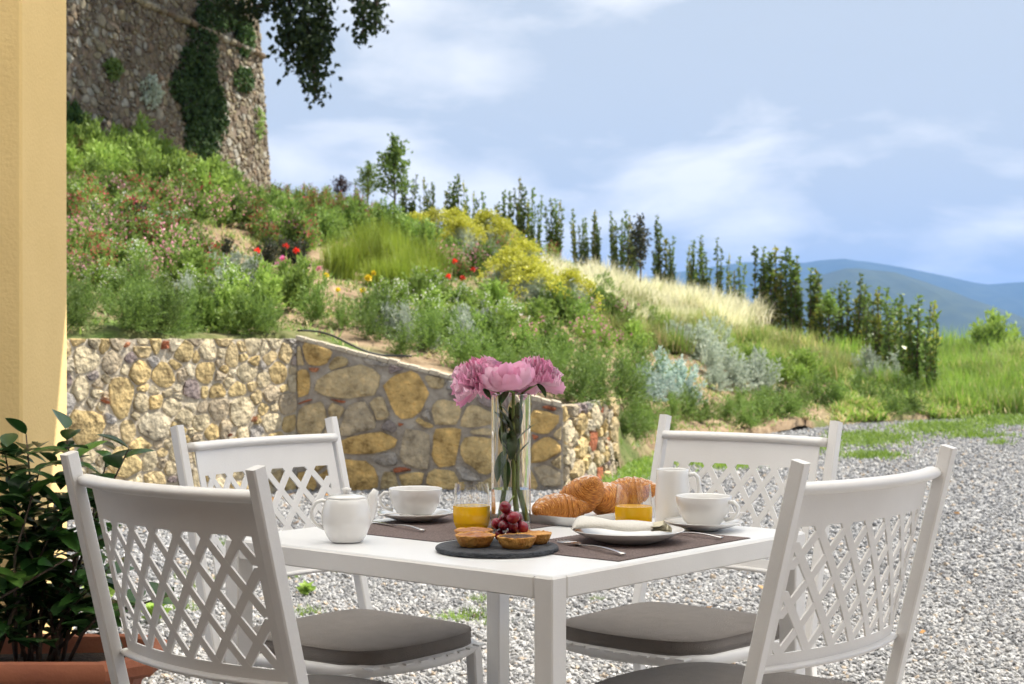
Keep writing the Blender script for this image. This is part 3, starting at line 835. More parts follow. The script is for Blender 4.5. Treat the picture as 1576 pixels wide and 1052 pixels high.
def p_standard(seed, mat, bare=.45, spread=.2, n=900, ls=.045, two=None):
    """small tree, unit height: bare stem then an airy crown of branches"""
    r = np.random.default_rng(seed); mb = MB(); parts = []
    mb.tube([(0, 0, 0), (.008, 0, bare * .6), (0, .01, bare), (.01, 0, .8), (.0, 0, .97)], [.016, .013, .011, .006, .002], 6)
    nb_ = 16
    for k in range(nb_):
        z0 = bare + (.9 - bare) * k / nb_ * .9; az = k * 2.4 + r.uniform(-.4, .4)
        ln = spread * (1.1 - .65 * k / nb_) * r.uniform(.7, 1.15); up = r.uniform(.6, 1.3) * ln
        tip = np.array([ln * math.cos(az), ln * math.sin(az), z0 + up]); a = np.array([0, 0, z0])
        mb.tube([a, (a + tip) / 2 + [0, 0, -.01], tip], [.006, .004, .0015], 5)
        m = n // nb_; t = r.uniform(.25, 1.05, m)
        P = a + (tip - a) * t[:, None] + r.normal(0, .028, (m, 3))
        parts.append((*leaf_quads(P, rand_dir(m, r, .2), rand_dir(m, r), ls * r.uniform(.7, 1.2, m), ls * .6), 0))
    m = n // 6; P = np.c_[r.normal(0, .02, (m, 2)), r.uniform(.75, 1.0, m)]
    parts.append((*leaf_quads(P, rand_dir(m, r, .5), rand_dir(m, r), ls, ls * .6), 0))
    V, F, mi = join(parts); return mb.data('trunk', M['bark']), mesh_data('crown', V, F, [GREEN[mat]], midx=mi)

PROTO = {
 'rosemary': [p_needles('rosemary', s) for s in (1, 2, 3)],
 'bright': [p_needles('bright', s, 60, 24, .7, nl=.15, nw=.05) for s in (4, 5)],
 'mid': [p_needles('mid', s, 60, 24, .75, nl=.14, nw=.05) for s in (6, 7)],
 'midwhite': [p_needles('mid', 8, 60, 22, .75, nl=.13, nw=.045, flower='white', nf=170, fl=.06), p_needles('bright', 9, 60, 22, .75, nl=.13, nw=.045, flower='white', nf=140, fl=.06)],
 'salvia': [p_needles('mid', s, 60, 18, .6, nl=.12, nw=.05, flower=f, nf=190, fl=.062) for s, f in ((10, 'red'), (11, 'rosepink'), (12, 'red'), (110, 'rosepink'))],
 'pinks': [p_needles('bright', 13, 60, 18, .8, nl=.13, nw=.035, flower='magenta', nf=46, fl=.10)],
 'rust': [p_needles('mid', s, 55, 16, .42, nl=.11, nw=.04, flower='rust', nf=230, fl=.05) for s in (14, 15)],
 'silver': [p_needles('silver', s, 70, 24, .8, nl=.11, nw=.03) for s in (16, 17)],
 'blue': [p_needles('blue', 18, 55, 20, 1.0, nl=.13, nw=.06)],
 'olive': [p_grass('olive', s, 420, droop=.25, spread=.4) for s in (19, 20)],
 'feather': [p_grass('feather', s, 900, droop=.62, w=.017, spread=.5, mat2='feather_green', n2=160, base=.18) for s in (21, 22, 23)],
 'meadow': [p_grass('grass', s, 260, droop=.3, w=.02, spread=.45, mat2='straw', n2=40, base=.2) for s in (24, 25)],
 'bleached': [p_grass('feather_green', s, 300, droop=.4, w=.016, spread=.5, mat2='straw', n2=110, base=.2) for s in (26, 27)],
 'euph': [p_mound(s) for s in (28, 29)],
 'rose': [p_needles('darkrose', 30, 40, 16, .6, nl=.13, nw=.07)],
}
# kind -> (name, label, category, group)
KIND = {
 'rosemary': ('rosemary_shrub', 'dark green needle-leaved shrub sprawling', 'shrub'),
 'bright': ('leafy_shrub', 'bright light green leafy shrub', 'shrub'),
 'mid': ('green_shrub', 'mid green bushy shrub', 'shrub'),
 'midwhite': ('white_flowering_shrub', 'green shrub dotted with tiny white flowers', 'shrub'),
 'salvia': ('red_flowering_shrub', 'green shrub covered in small red and pink flowers', 'shrub'),
 'pinks': ('pink_flowering_plant', 'low green plant with a few magenta pink flowers', 'plant'),
 'rust': ('rusty_flowering_plant', 'upright plant with dusky red flower spikes', 'plant'),
 'silver': ('silver_shrub', 'grey-green silvery shrub', 'shrub'),
 'blue': ('silver_blue_plant', 'low silver-blue leaved plant', 'plant'),
 'olive': ('olive_green_grass_clump', 'tall olive green fine grass clump', 'grass clump'),
 'feather': ('feather_grass_clump', 'pale straw coloured feather grass clump arching over', 'grass clump'),
 'meadow': ('meadow_grass_clump', 'fresh green meadow grass clump', 'grass clump'),
 'bleached': ('faded_grass_clump', 'fading yellow-green grass clump with dry straw', 'grass clump'),
 'euph': ('spurge_mound', 'rounded mound of yellow-green spurge flower heads', 'shrub'),
 'rose': ('rose_bush', 'dark leaved rose bush', 'rose bush'),
}
pr = np.random.default_rng(99)
def where(x, y):
    if x < 455: return 'above the sunlit wall' if y > 462 else ('just below the fortress wall' if y < 300 else 'between the fortress and the sunlit wall')
    if x < 880: return 'above the sloping wall top' if y > 480 else 'below the skyline saplings'
    if x < 1000 and y > 540: return 'behind the low wall end'
    if x < 1330 and y > 600: return 'along the bank foot by the gravel'
    if x < 1300: return 'downhill of the pale feather grass' if y > 500 else 'on the ridge of pale grass'
    return 'around the columnar saplings' if x < 1452 else 'on the bank beyond the saplings'
def plant(kind, p, h, wide=1.0):
    iv = int(pr.integers(len(PROTO[kind]))); me = PROTO[kind][iv]
    nm, lb, ct = KIND[kind]
    if kind == 'salvia': nm, lb = (('red_flowering_shrub', 'green shrub covered in small red flowers') if iv in (0, 2) else ('pink_flowering_shrub', 'green shrub covered in small pale pink flowers'))
    o = link(nm, me, None, (p[0], p[1], p[2] - .02 * h), (pr.normal(0, .06), pr.normal(0, .06), pr.uniform(0, 6.28)), (h * wide, h * wide, h))
    w_ = where(788 + FP * p[0] / p[1], HY + (HC - p[2]) / p[1] * FP)
    return tag(o, lb + ' ' + w_, ct, nm.replace('_', ' ') + 's ' + w_)
def patch(kind, poly, n, hpx, wide=1.0, jit=.25):
    """n plants of a kind spread over a photo region, base pixels inside poly; hpx = height in photo pixels"""
    P = np.array(poly, float); x0, y0 = P.min(0); x1, y1 = P.max(0); got = []; tries = 0
    dmin = 1.0 * math.sqrt((x1 - x0) * (y1 - y0) / max(n, 1)) * .62
    while len(got) < n and tries < 4000:
        tries += 1; x = pr.uniform(x0, x1); y = pr.uniform(y0, y1); ins = False
        for i in range(len(P)):
            a, b_ = P[i], P[(i + 1) % len(P)]
            if (a[1] > y) != (b_[1] > y) and x < (b_[0] - a[0]) * (y - a[1]) / (b_[1] - a[1]) + a[0]: ins = not ins
        if not ins or any((x - g_[0]) ** 2 + ((y - g_[1]) * 1.6) ** 2 < dmin ** 2 for g_ in got): continue
        got.append((x, y)); p = hill_at(x, y)
        plant(kind, p, hpx * p.y / FP * pr.uniform(1 - jit, 1 + jit), wide)

patch('rosemary', [(100, 500), (440, 500), (440, 522), (100, 522)], 13, 66, 1.0)
patch('rosemary', [(110, 470), (330, 465), (330, 495), (110, 495)], 7, 60, 1.0)
patch('bright', [(290, 490), (440, 480), (445, 515), (300, 518)], 5, 62, .9)
patch('bright', [(400, 450), (480, 460), (470, 495), (410, 490)], 3, 58, .9)
patch('salvia', [(100, 300), (250, 330), (330, 400), (330, 450), (100, 450)], 34, 58)
patch('midwhite', [(150, 410), (400, 425), (400, 470), (150, 470)], 15, 50)
patch('midwhite', [(105, 320), (300, 360), (300, 400), (105, 400)], 9, 46)
patch('silver', [(220, 420), (400, 440), (390, 470), (230, 470)], 6, 46)
patch('bright', [(100, 235), (210, 250), (330, 290), (400, 330), (390, 350), (250, 320), (100, 270)], 22, 62, .9)
patch('salvia', [(250, 310), (410, 340), (400, 365), (250, 340)], 12, 50)
patch('mid', [(110, 270), (420, 330), (430, 360), (110, 320)], 14, 50)
patch('mid', [(400, 350), (620, 370), (600, 390), (400, 385)], 12, 56)
patch('rust', [(415, 318), (600, 352), (590, 368), (415, 345)], 22, 46, .8)
patch('rust', [(110, 240), (300, 275), (300, 285), (110, 250)], 7, 36, .8)
patch('salvia', [(400, 345), (480, 360), (480, 410), (400, 400)], 7, 52)
patch('bright', [(255, 400), (310, 400), (310, 450), (255, 450)], 3, 60)
patch('olive', [(495, 395), (600, 395), (690, 430), (680, 452), (520, 440)], 13, 76, .9)
patch('mid', [(560, 360), (660, 375), (760, 400), (760, 420), (600, 400)], 8, 46)
patch('euph', [(640, 375), (790, 392), (790, 405), (640, 388)], 7, 54, 1.05)
patch('euph', [(750, 435), (840, 438), (840, 455), (750, 455)], 4, 56, 1.1)
patch('euph', [(812, 475), (890, 475), (890, 490), (812, 490)], 3, 56, 1.1)
patch('silver', [(690, 395), (780, 405), (860, 480), (800, 470)], 5, 40)
patch('rust', [(760, 390), (860, 405), (850, 430), (770, 420)], 6, 40)
patch('salvia', [(670, 415), (740, 420), (740, 445), (670, 440)], 4, 46)
patch('feather', [(832, 425), (930, 440), (1000, 458), (1150, 490), (1150, 510), (1000, 480), (850, 450)], 34, 56, 1.25)
patch('feather', [(890, 465), (1100, 490), (1130, 520), (920, 495)], 16, 52, 1.1)
patch('bleached', [(880, 475), (1140, 510), (1300, 560), (1300, 590), (1120, 560), (880, 510)], 34, 52, 1.1)
patch('meadow', [(900, 480), (1300, 570), (1300, 600), (1050, 560), (900, 510)], 14, 46, 1.1)
patch('mid', [(850, 455), (960, 480), (960, 530), (850, 500)], 8, 46)
patch('bright', [(640, 465), (800, 480), (860, 510), (800, 525), (650, 500)], 10, 48)
patch('midwhite', [(560, 450), (760, 470), (800, 515), (600, 500)], 9, 48)
patch('rosemary', [(470, 505), (560, 530), (680, 570), (760, 590), (700, 540), (560, 500)], 13, 62, 1.0)
patch('silver', [(560, 500), (740, 520), (740, 560), (600, 530)], 7, 52)
patch('mid', [(640, 520), (860, 545), (870, 580), (760, 570)], 10, 50)
patch('pinks', [(780, 505), (960, 500), (960, 545), (800, 560)], 13, 42)
patch('rosemary', [(760, 590), (860, 575), (1000, 590), (985, 625), (880, 622)], 12, 60, 1.1)
patch('bright', [(970, 515), (1035, 515), (1035, 535), (970, 535)], 3, 42)
patch('silver', [(1015, 530), (1110, 540), (1110, 560), (1015, 555)], 4, 58)
patch('silver', [(1085, 580), (1170, 585), (1170, 608), (1085, 605)], 4, 58)
patch('blue', [(975, 590), (1080, 600), (1070, 632), (985, 615)], 7, 44, 1.1)
patch('bright', [(1140, 580), (1250, 585), (1240, 605), (1150, 605)], 5, 48)
patch('rosemary', [(985, 645), (1100, 640), (1320, 605), (1320, 622), (1110, 665), (985, 672)], 18, 44, 1.2)
patch('rosemary', [(955, 660), (1010, 660), (1010, 690), (955, 690)], 4, 50, 1.1)
patch('rosemary', [(1300, 612), (1460, 605), (1420, 640), (1310, 640)], 6, 36, 1.2)
patch('silver', [(1300, 575), (1400, 585), (1400, 600), (1300, 595)], 4, 44)
patch('meadow', [(1290, 560), (1460, 570), (1460, 610), (1300, 600)], 12, 44, 1.1)
patch('meadow', [(1450, 560), (1590, 545), (1590, 640), (1450, 638)], 38, 50, 1.3)
patch('bright', [(1485, 535), (1545, 530), (1545, 545), (1485, 545)], 4, 52)
patch('bleached', [(1450, 545), (1590, 545), (1590, 600), (1450, 590)], 14, 46, 1.3)
patch('meadow', [(1290, 545), (1480, 555), (1480, 575), (1290, 568)], 12, 58, 1.1)

# roses and poppies: single blooms on their bushes
def bloom_mesh(mat, seed, n=26):
    r = np.random.default_rng(seed); d = rand_dir(n, r, .5)
    V, F = leaf_quads(d * .12, d + rand_dir(n, r) * .4, rand_dir(n, r, 1), .55, .55, .3)
    return mesh_data('bloom', V, F, [FLOW[mat]])
BL = {'poppy': bloom_mesh('poppy', 1), 'magenta': bloom_mesh('magenta', 2), 'yellow': bloom_mesh('yellow', 3), 'rosepink': bloom_mesh('rosepink', 4)}
BN = {'poppy': ('scarlet_flower', 'single scarlet bloom on a thin stem in the planted slope', 'flower'), 'magenta': ('pink_rose', 'open bright pink rose on the slope', 'flower'),
      'yellow': ('yellow_flower', 'small clear yellow flower above the stone wall', 'flower'), 'rosepink': ('pale_pink_rose', 'pale pink rose bloom low on the slope', 'flower')}
stalk = MB().tube([(0, 0, 0), (.06, 0, .5), (0, 0, 1)], .035, 5).data('stalk', M['stem'])
for (k, x, y, s_) in [('poppy', 333, 379, 9), ('poppy', 396, 386, 10), ('poppy', 440, 379, 10), ('poppy', 456, 386, 10), ('magenta', 402, 411, 10), ('magenta', 436, 400, 13), ('magenta', 428, 408, 10), ('rosepink', 490, 413, 9),
                  ('yellow', 502, 424, 9), ('yellow', 567, 428, 12), ('yellow', 558, 447, 9), ('yellow', 520, 446, 8), ('poppy', 700, 402, 8), ('poppy', 712, 428, 9), ('poppy', 728, 415, 8), ('poppy', 690, 425, 8), ('yellow', 575, 420, 8)]:
    p = hill_at(x, y + 38); c = at(x, y, p.y); s = s_ * p.y / FP
    e = empty(BN[k][0], p); tag(e, BN[k][1], BN[k][2], BN[k][0].replace('_', ' ') + 's on the slope')
    link('bloom', BL[k], e, c - p, (0, 0, x), s * .9)
    link('stalk', stalk, e, (0, 0, -.05), None, (.12, .12, (c - p).z + .05))
for (x, y, h) in [(415, 412, 44), (462, 412, 46), (350, 400, 34), (210, 360, 55), (440, 405, 40)]:
    p = hill_at(x, y); plant('rose', p, h * p.y / FP)

# low ground cover on the slope
def cover(name, label, regions, seed, mats, h, w):
    r = np.random.default_rng(seed); P = []; L = []
    for (x0, x1, y0, y1, n) in regions:
        for _ in range(n):
            x = r.uniform(x0, x1); y = r.uniform(y0, y1); a = (x - 788) / FP; Y = r.uniform(foot_Y(a) + .25, 36) if y0 < 0 else None
            p = Vector((a * Y, Y, hill_z(a * Y, Y))) if Y else hill_at(x, y)
            if math.sin(p.x * 2.1 + 1.3 * math.sin(p.y)) * math.sin(p.y * 1.4 + p.x) > .62: continue
            P.append(p); L.append(h * r.uniform(.5, 1.3) * (1 + (p.y - 12) / 30))
    P = np.array(P); n = len(P); k = 4
    P = np.repeat(P, k, 0) + np.c_[r.normal(0, .05, (n * k, 2)), np.zeros(n * k)]; L = np.repeat(np.array(L), k)
    d = rand_dir(n * k, r); d[:, 2] = np.abs(d[:, 2]) + .8; d /= np.linalg.norm(d, axis=1, keepdims=True)
    V, F = blades(P, d, L, w * (1 + (P[:, 1] - 12) / 25), .4, 2)
    o = link(name, mesh_data(name, V, F, mats, midx=np.tile(np.repeat(r.integers(0, len(mats), n * k), 1), 2)))
    tag(o, label, 'ground cover', kind='stuff')
cover('ground_cover', 'low mixed green ground cover over the whole slope', [(60, 1600, -1, 0, 13500)], 5, [GREEN['mid'], GREEN['bright'], GREEN['straw'], GREEN['rosemary']], .10, .014)
cover('bank_grass', 'fresh green grass covering the bank beyond the saplings', [(1290, 1640, 545, 640, 5200), (1290, 1500, 628, 650, 1500)], 6, [GREEN['grass'], GREEN['grass'], GREEN['bright'], GREEN['straw']], .22, .016)

# grass strips on the gravel edge
def turf(name, label, polys, seed, h):
    r = np.random.default_rng(seed); P = []
    for (cx, cy, rx, ry, n) in polys:
        for _ in range(n):
            x = cx + r.normal(0, rx * .5); y = cy + r.normal(0, ry * .5)
            if y < 560: continue
            P.append(on_z(x, y, 0.0))
    P = np.array(P); n = len(P); d = rand_dir(n, r); d[:, 2] = np.abs(d[:, 2]) + .9; d /= np.linalg.norm(d, axis=1, keepdims=True)
    V, F = blades(P, d, h * r.uniform(.4, 1.2, n) * (.55 + P[:, 1] / 22), .004 + P[:, 1] * .0007, .4, 2)
    o = link(name, mesh_data(name, V, F, [GREEN['grass']])); tag(o, label, 'grass', kind='stuff')
turf('turf_edge', 'bright grass strip along the foot of the bank at the gravel edge', [(1340, 677, 60, 10, 2600), (1450, 660, 70, 8, 3000), (1540, 648, 50, 7, 2200), (1340, 703, 45, 5, 900), (1240, 690, 60, 8, 900), (1500, 672, 60, 4, 500), (1540, 683, 20, 3, 120)], 8, .09)
turf('turf_patch', 'green grass patch at the end of the low stone wall', [(975, 722, 34, 16, 2400), (1060, 705, 50, 14, 1500), (1120, 716, 50, 8, 900), (960, 745, 40, 8, 500)], 9, .10)

# ---------------------------------------------------------------- young trees
COLP = [p_column(s, y_) for s, y_ in ((41, .25), (42, .4), (43, .25), (44, .6))]
def tree_from(name, label, cat, group, protos, p, h, wide=1.0, rz=0.0):
    e = empty(name, (p[0], p[1], p[2] - .03), rz); e.scale = (h * wide, h * wide, h)
    link('trunk', protos[0], e); link('crown', protos[1], e)
    return tag(e, label, cat, group)
SAP = [(618,345,262),(632,348,264),(655,352,272),(668,352,278),(690,356,266),(703,356,264),(720,358,276),(742,362,293),(770,368,290),(785,372,284),(797,372,270),(806,380,318),(815,383,286),(830,386,296),(848,388,304),(857,388,304),
 (888,396,319),(905,398,330),(913,396,322),(922,400,345),(945,408,322),(957,410,320),(968,412,331),(1010,425,329),(1022,428,340),(1037,433,372),(1060,444,376),(1072,446,368),(1085,448,360),(1105,456,361),(1122,462,388),(1138,464,393),
 (1165,484,378),(1178,490,375),(1190,492,376),(1213,502,383),(1222,506,380),(1245,515,408),(1256,520,412),(1298,535,432),(1318,540,420),(1345,566,436),(1366,575,441),(1382,572,448),(1404,604,452),(1422,598,458),(1434,612,462)]
sr_ = np.random.default_rng(17)
SAP += [(x + sr_.uniform(5, 9) * (1 if x < 1150 else 1.6), yb + 2, yt + sr_.uniform(2, 26)) for (x, yb, yt) in SAP[::2] if x < 1425]
SAP += [(1262, 524, 418), (1285, 532, 440), (1308, 538, 430), (1330, 556, 432), (1356, 570, 445), (1392, 590, 455)]
for i, (x, yb, yt) in enumerate(SAP):
    p = hill_at(x, yb)
    if x < 1150 and p.y < 29: p = Vector(((x - 788) / FP * 31.0, 31.0, hill_z((x - 788) / FP * 31.0, 31.0)))
    zt = HC - (yt - HY) / FP * p.y
    h = max(zt - p.z, .5)
    far = 'slender upright evergreen sapling in the row along the skyline' if x < 1150 else 'dense columnar evergreen sapling in the row descending towards the gravel'
    tree_from('sapling', far, 'sapling', 'saplings on the skyline' if x < 1150 else 'saplings towards the gravel', COLP[i % 4 if i % 7 else 3], p, h, (1.0 if x < 1150 else 1.35) * (.75 + .5 * ((i * 37) % 10) / 10), i * 1.7).rotation_euler = (.05 * math.sin(i * 2.3), .05 * math.cos(i * 3.1), i * 1.7)
for (nm, lb, x, yb, yt, pr_, wd) in [
    ('plum_tree', 'tiny dark purple tree on the ridge nearest the fortress', 525, 322, 268, p_standard(51, 'purple', .45, .22), 1.0),
    ('young_tree', 'small round-headed green tree on the ridge beside the purple one', 567, 330, 246, p_standard(52, 'mid', .42, .24, 700), 1.0),
    ('tall_young_tree', 'tallest thin-stemmed young tree rising above the slope', 607, 372, 206, p_standard(53, 'mid', .42, .17, 1100, .04), 1.0),
    ('dark_standard_tree', 'dark-leaved young tree on a bare stem in the pale grass', 985, 470, 328, p_standard(54, 'darkrose', .42, .13, 700, .04), 1.0),
    ('clipped_standard_tree', 'little ball-headed tree on a bare stem among the saplings', 1275, 545, 446, p_standard(55, 'mid', .55, .18, 700, .05), 1.0)]:
    p = hill_at(x, yb); h = HC - (yt - HY) / FP * p.y - p.z
    tree_from(nm, lb, 'tree', None, pr_, p, h, wd, x)

# oak whose lowest boughs hang over the fortress wall
OK0 = Vector((-4.6, 29.2, 0)); OK0.z = hill_z(OK0.x, OK0.y)
def lobed(P, D, N, L, r):
    """oak leaf: three overlapping kites"""
    out = []
    for (t, s_, a) in ((0, 1, 0), (.25, .6, .7), (.25, .6, -.7)):
        S_ = np.cross(D, N); S_ /= np.linalg.norm(S_, axis=1, keepdims=True) + 1e-9
        V, F = leaf_quads(P + D * L * t, D + S_ * a, N, L * s_, L * s_ * .62); out.append((V, F, 0))
    return join(out)[:2]
r = np.random.default_rng(61); parts = []; bmb = MB()
def bough(pix, Y, n, sp):
    """hanging spray along photo points"""
    pts = [at(x, y, Y + dy) for x, y, dy in pix]
    bmb.tube(pts, [.05 * (1 - .85 * k / (len(pts) - 1)) for k in range(len(pts))], 6)
    A = np.array([tuple(p) for p in pts]); t = r.uniform(0, len(A) - 1.001, n); i = t.astype(int); f = (t - i)[:, None]
    P = A[i] * (1 - f) + A[i + 1] * f + r.normal(0, 1, (n, 3)) * np.array([sp, .35, sp * .8])
    D = rand_dir(n, r, -.7); N = rand_dir(n, r, 1.0)
    V, F = lobed(P, D, N, .12, r); parts.append((V, F, 0))
YB = 27.5
bough([(470, -90, 0), (450, -30, .2), (420, 5, .3), (380, 14, .5), (345, 6, .8)], YB, 620, .10)
bough([(470, -90, 0), (466, -30, 0), (470, 30, -.1), (474, 70, -.1), (470, 98, 0)], YB, 1300, .21)
bough([(470, 30, 0), (482, 90, 0), (484, 120, 0), (486, 150, .1)], YB, 300, .08)
bough([(445, -40, 0), (446, 30, 0), (441, 78, 0)], YB, 320, .10)
bough([(520, -110, 0), (545, -40, 0), (560, 15, 0), (558, 52, 0)], YB, 420, .11)
bough([(545, -40, 0), (580, 0, 0), (580, 40, 0)], YB, 190, .07)
bough([(470, -90, 0), (492, -20, 0), (497, 30, 0), (496, 76, 0)], YB, 330, .085)
# crown above the picture, on its trunk behind the bough ends
tk = [OK0 + Vector(q) for q in ((0, 0, -.2), (.1, .1, 2), (-.05, 0, 4.2), (.2, -.2, 6.2), (.5, -.6, 8.4))]
trunk_ok = [Vector((-6.5, 31.5, hill_z(-6.5, 31.5) - .2)), Vector((-6.3, 31.4, 7.0)), Vector((-5.6, 30.6, 8.6)), Vector((-4.6, 29.4, 9.6)), Vector((-3.4, 28.0, 9.4))]
for c, s_, n in (((-4.6, 29.5, 9.8), 1.1, 1500), ((-3.3, 28.0, 9.6), .9, 1200), ((-6.2, 31, 10.6), 1.3, 1500), ((-5.2, 28.6, 11.0), 1.2, 1400), ((-6.0, 29.0, 9.9), 1.0, 1200), ((-3.2, 30.5, 10.4), 1.35, 2600), ((-2.7, 29.2, 11.2), 1.3, 2400), ((-3.7, 32.2, 10.3), 1.3, 2400), ((-3.9, 27.0, 10.4), 1.3, 2400), ((-4.4, 25.0, 10.2), 1.3, 2200), ((-2.6, 31.2, 11.6), 1.2, 2000)):
    P = np.array(c) + rand_dir(n, r) * (r.uniform(.35, 1.0, n) ** .5 * s_)[:, None] * np.array([1.15, 1.15, .8])
    V, F = lobed(P, rand_dir(n, r, -.2), rand_dir(n, r, 1.0), .14, r); parts.append((V, F, 0))
V, F, mi = join(parts)
oak = empty('oak_tree', trunk_ok[0]); tag(oak, 'dark leafy oak boughs hanging over the fortress wall', 'tree')
def under(e, me, name): o = link(name, me, e); o.matrix_parent_inverse = Matrix.Translation(-Vector(e.location)); return o
under(oak, mesh_data('crown', V, F, [GREEN['oak']], midx=mi), 'crown')
bmb.tube([at(470, -90, YB), Vector((-3.4, 28.0, 9.2))], [.05, .09], 6); bmb.tube([at(520, -110, YB), Vector((-3.2, 28.0, 8.9))], [.05, .08], 6)
under(oak, bmb.data('bough', M['bark']), 'bough')
bmb2 = MB()
for c in ((-3.2, 30.5, 10.4), (-2.7, 29.2, 11.2), (-3.7, 32.2, 10.3), (-3.9, 27.0, 10.4), (-4.4, 25.0, 10.2), (-2.6, 31.2, 11.6)):
    bmb2.tube([trunk_ok[2], trunk_ok[2].lerp(Vector(c), .5) + Vector((0, 0, .3)), Vector(c)], [.16, .1, .03], 7)
under(oak, bmb2.data('limb', M['bark']), 'limb')
under(oak, MB().tube(trunk_ok, [.36, .3, .24, .18, .12], 10).data('trunk', M['bark']), 'trunk')

# ivy and tufts growing on the fortress wall
def ivy(name, label, blobs, seed, mat, size):
    r = np.random.default_rng(seed); P = []; nrm = np.array([td.y, -td.x, 0])
    for (x, y, rx, ry, n) in blobs:
        for _ in range(n):
            a = r.uniform(0, 6.28); q = math.sqrt(r.uniform(0, 1))
            P.append(tower_pt(x + rx * q * math.cos(a) + r.normal(0, 1), y + ry * q * math.sin(a) + r.normal(0, 1), .05 + .14 * r.random() * (1.2 - q)))
    P = np.array([tuple(p) for p in P]); n = len(P)
    D = rand_dir(n, r, -.6); N = rand_dir(n, r) * .6 + nrm
    V, F = leaf_quads(P, D, N, size * r.uniform(.6, 1.3, n), size * .85)
    o = link(name, mesh_data(name, V, F, [GREEN[mat]])); tag(o, label, 'climbing plant'); return o
ivy('ivy', 'dark ivy column climbing the fortress wall from the flowers', [(318, 80, 22, 70, 900), (335, 20, 20, 40, 400), (312, 150, 34, 50, 1300), (310, 210, 26, 45, 900), (280, 130, 14, 24, 240), (292, 95, 10, 22, 130), (330, 175, 22, 40, 500)], 71, 'ivy', .10)
ivy('ivy', 'leafy tuft of ivy on the top corner of the fortress wall', [(385, 55, 14, 28, 420), (360, 30, 20, 14, 240)], 72, 'ivy', .10)
ivy('wall_plant', 'round dark caper tuft growing high on the fortress corner', [(380, 122, 14, 20, 320)], 73, 'ivy', .09)
ivy('wall_plant', 'small bright green plant rooted in a joint of the fortress wall', [(176, 104, 12, 16, 190)], 74, 'mid', .09)
ivy('wall_plant', 'faded grey-green tuft in the middle of the fortress wall', [(234, 140, 14, 26, 260)], 75, 'silver', .08)
ivy('wall_plant', 'dark shrub against the fortress foot beside the yellow pillar', [(112, 178, 10, 22, 260)], 76, 'ivy', .09)
ivy('wall_plant', 'pale green creeper on the lower corner stones of the fortress', [(400, 190, 7, 26, 90)], 77, 'mid', .08)

# ================================================================ GRAVEL, WEEDS
def icosa():
    t = (1 + 5 ** .5) / 2
    v = np.array([(-1, t, 0), (1, t, 0), (-1, -t, 0), (1, -t, 0), (0, -1, t), (0, 1, t), (0, -1, -t), (0, 1, -t), (t, 0, -1), (t, 0, 1), (-t, 0, -1), (-t, 0, 1)], float)
    f = np.array([(0, 11, 5), (0, 5, 1), (0, 1, 7), (0, 7, 10), (0, 10, 11), (1, 5, 9), (5, 11, 4), (11, 10, 2), (10, 7, 6), (7, 1, 8), (3, 9, 4), (3, 4, 2), (3, 2, 6), (3, 6, 8), (3, 8, 9), (4, 9, 5), (2, 4, 11), (6, 2, 10), (8, 6, 7), (9, 8, 1)])
    return v / np.linalg.norm(v[0]), f
IV, IF = icosa()
def pebble_mat():
    m, n, out = new_mat('gravel_stone')
    b = n.nodes.new('ShaderNodeBsdfPrincipled'); b.inputs['Roughness'].default_value = .85; b.inputs['Specular IOR Level'].default_value = .3
    n.links.new(b.outputs[0], out.inputs[0]); g_ = n.nodes.new('ShaderNodeNewGeometry')
    r = ramp(n, [(0., (.22, .22, .225)), (.2, (.31, .31, .315)), (.45, (.39, .387, .383)), (.65, (.27, .273, .278)), (.8, (.48, .475, .465)), (.9, (.35, .345, .34)), (.95, (.42, .345, .27)), (.985, (.58, .57, .555))])
    r.color_ramp.interpolation = 'CONSTANT'; n.links.new(g_.outputs['Random Per Island'], r.inputs[0])
    t = n.nodes.new('ShaderNodeTexNoise'); t.inputs['Scale'].default_value = 60; n.links.new(g_.outputs['Position'], t.inputs['Vector'])
    v = ramp(n, [(.3, (.75, .75, .75)), (.7, (1.15, 1.15, 1.15))]); n.links.new(t.outputs['Fac'], v.inputs[0])
    mu = n.nodes.new('ShaderNodeMix'); mu.data_type = 'RGBA'; mu.blend_type = 'MULTIPLY'; mu.inputs[0].default_value = 1
    n.links.new(r.outputs[0], mu.inputs[6]); n.links.new(v.outputs[0], mu.inputs[7]); n.links.new(mu.outputs[2], b.inputs['Base Color'])
    return m
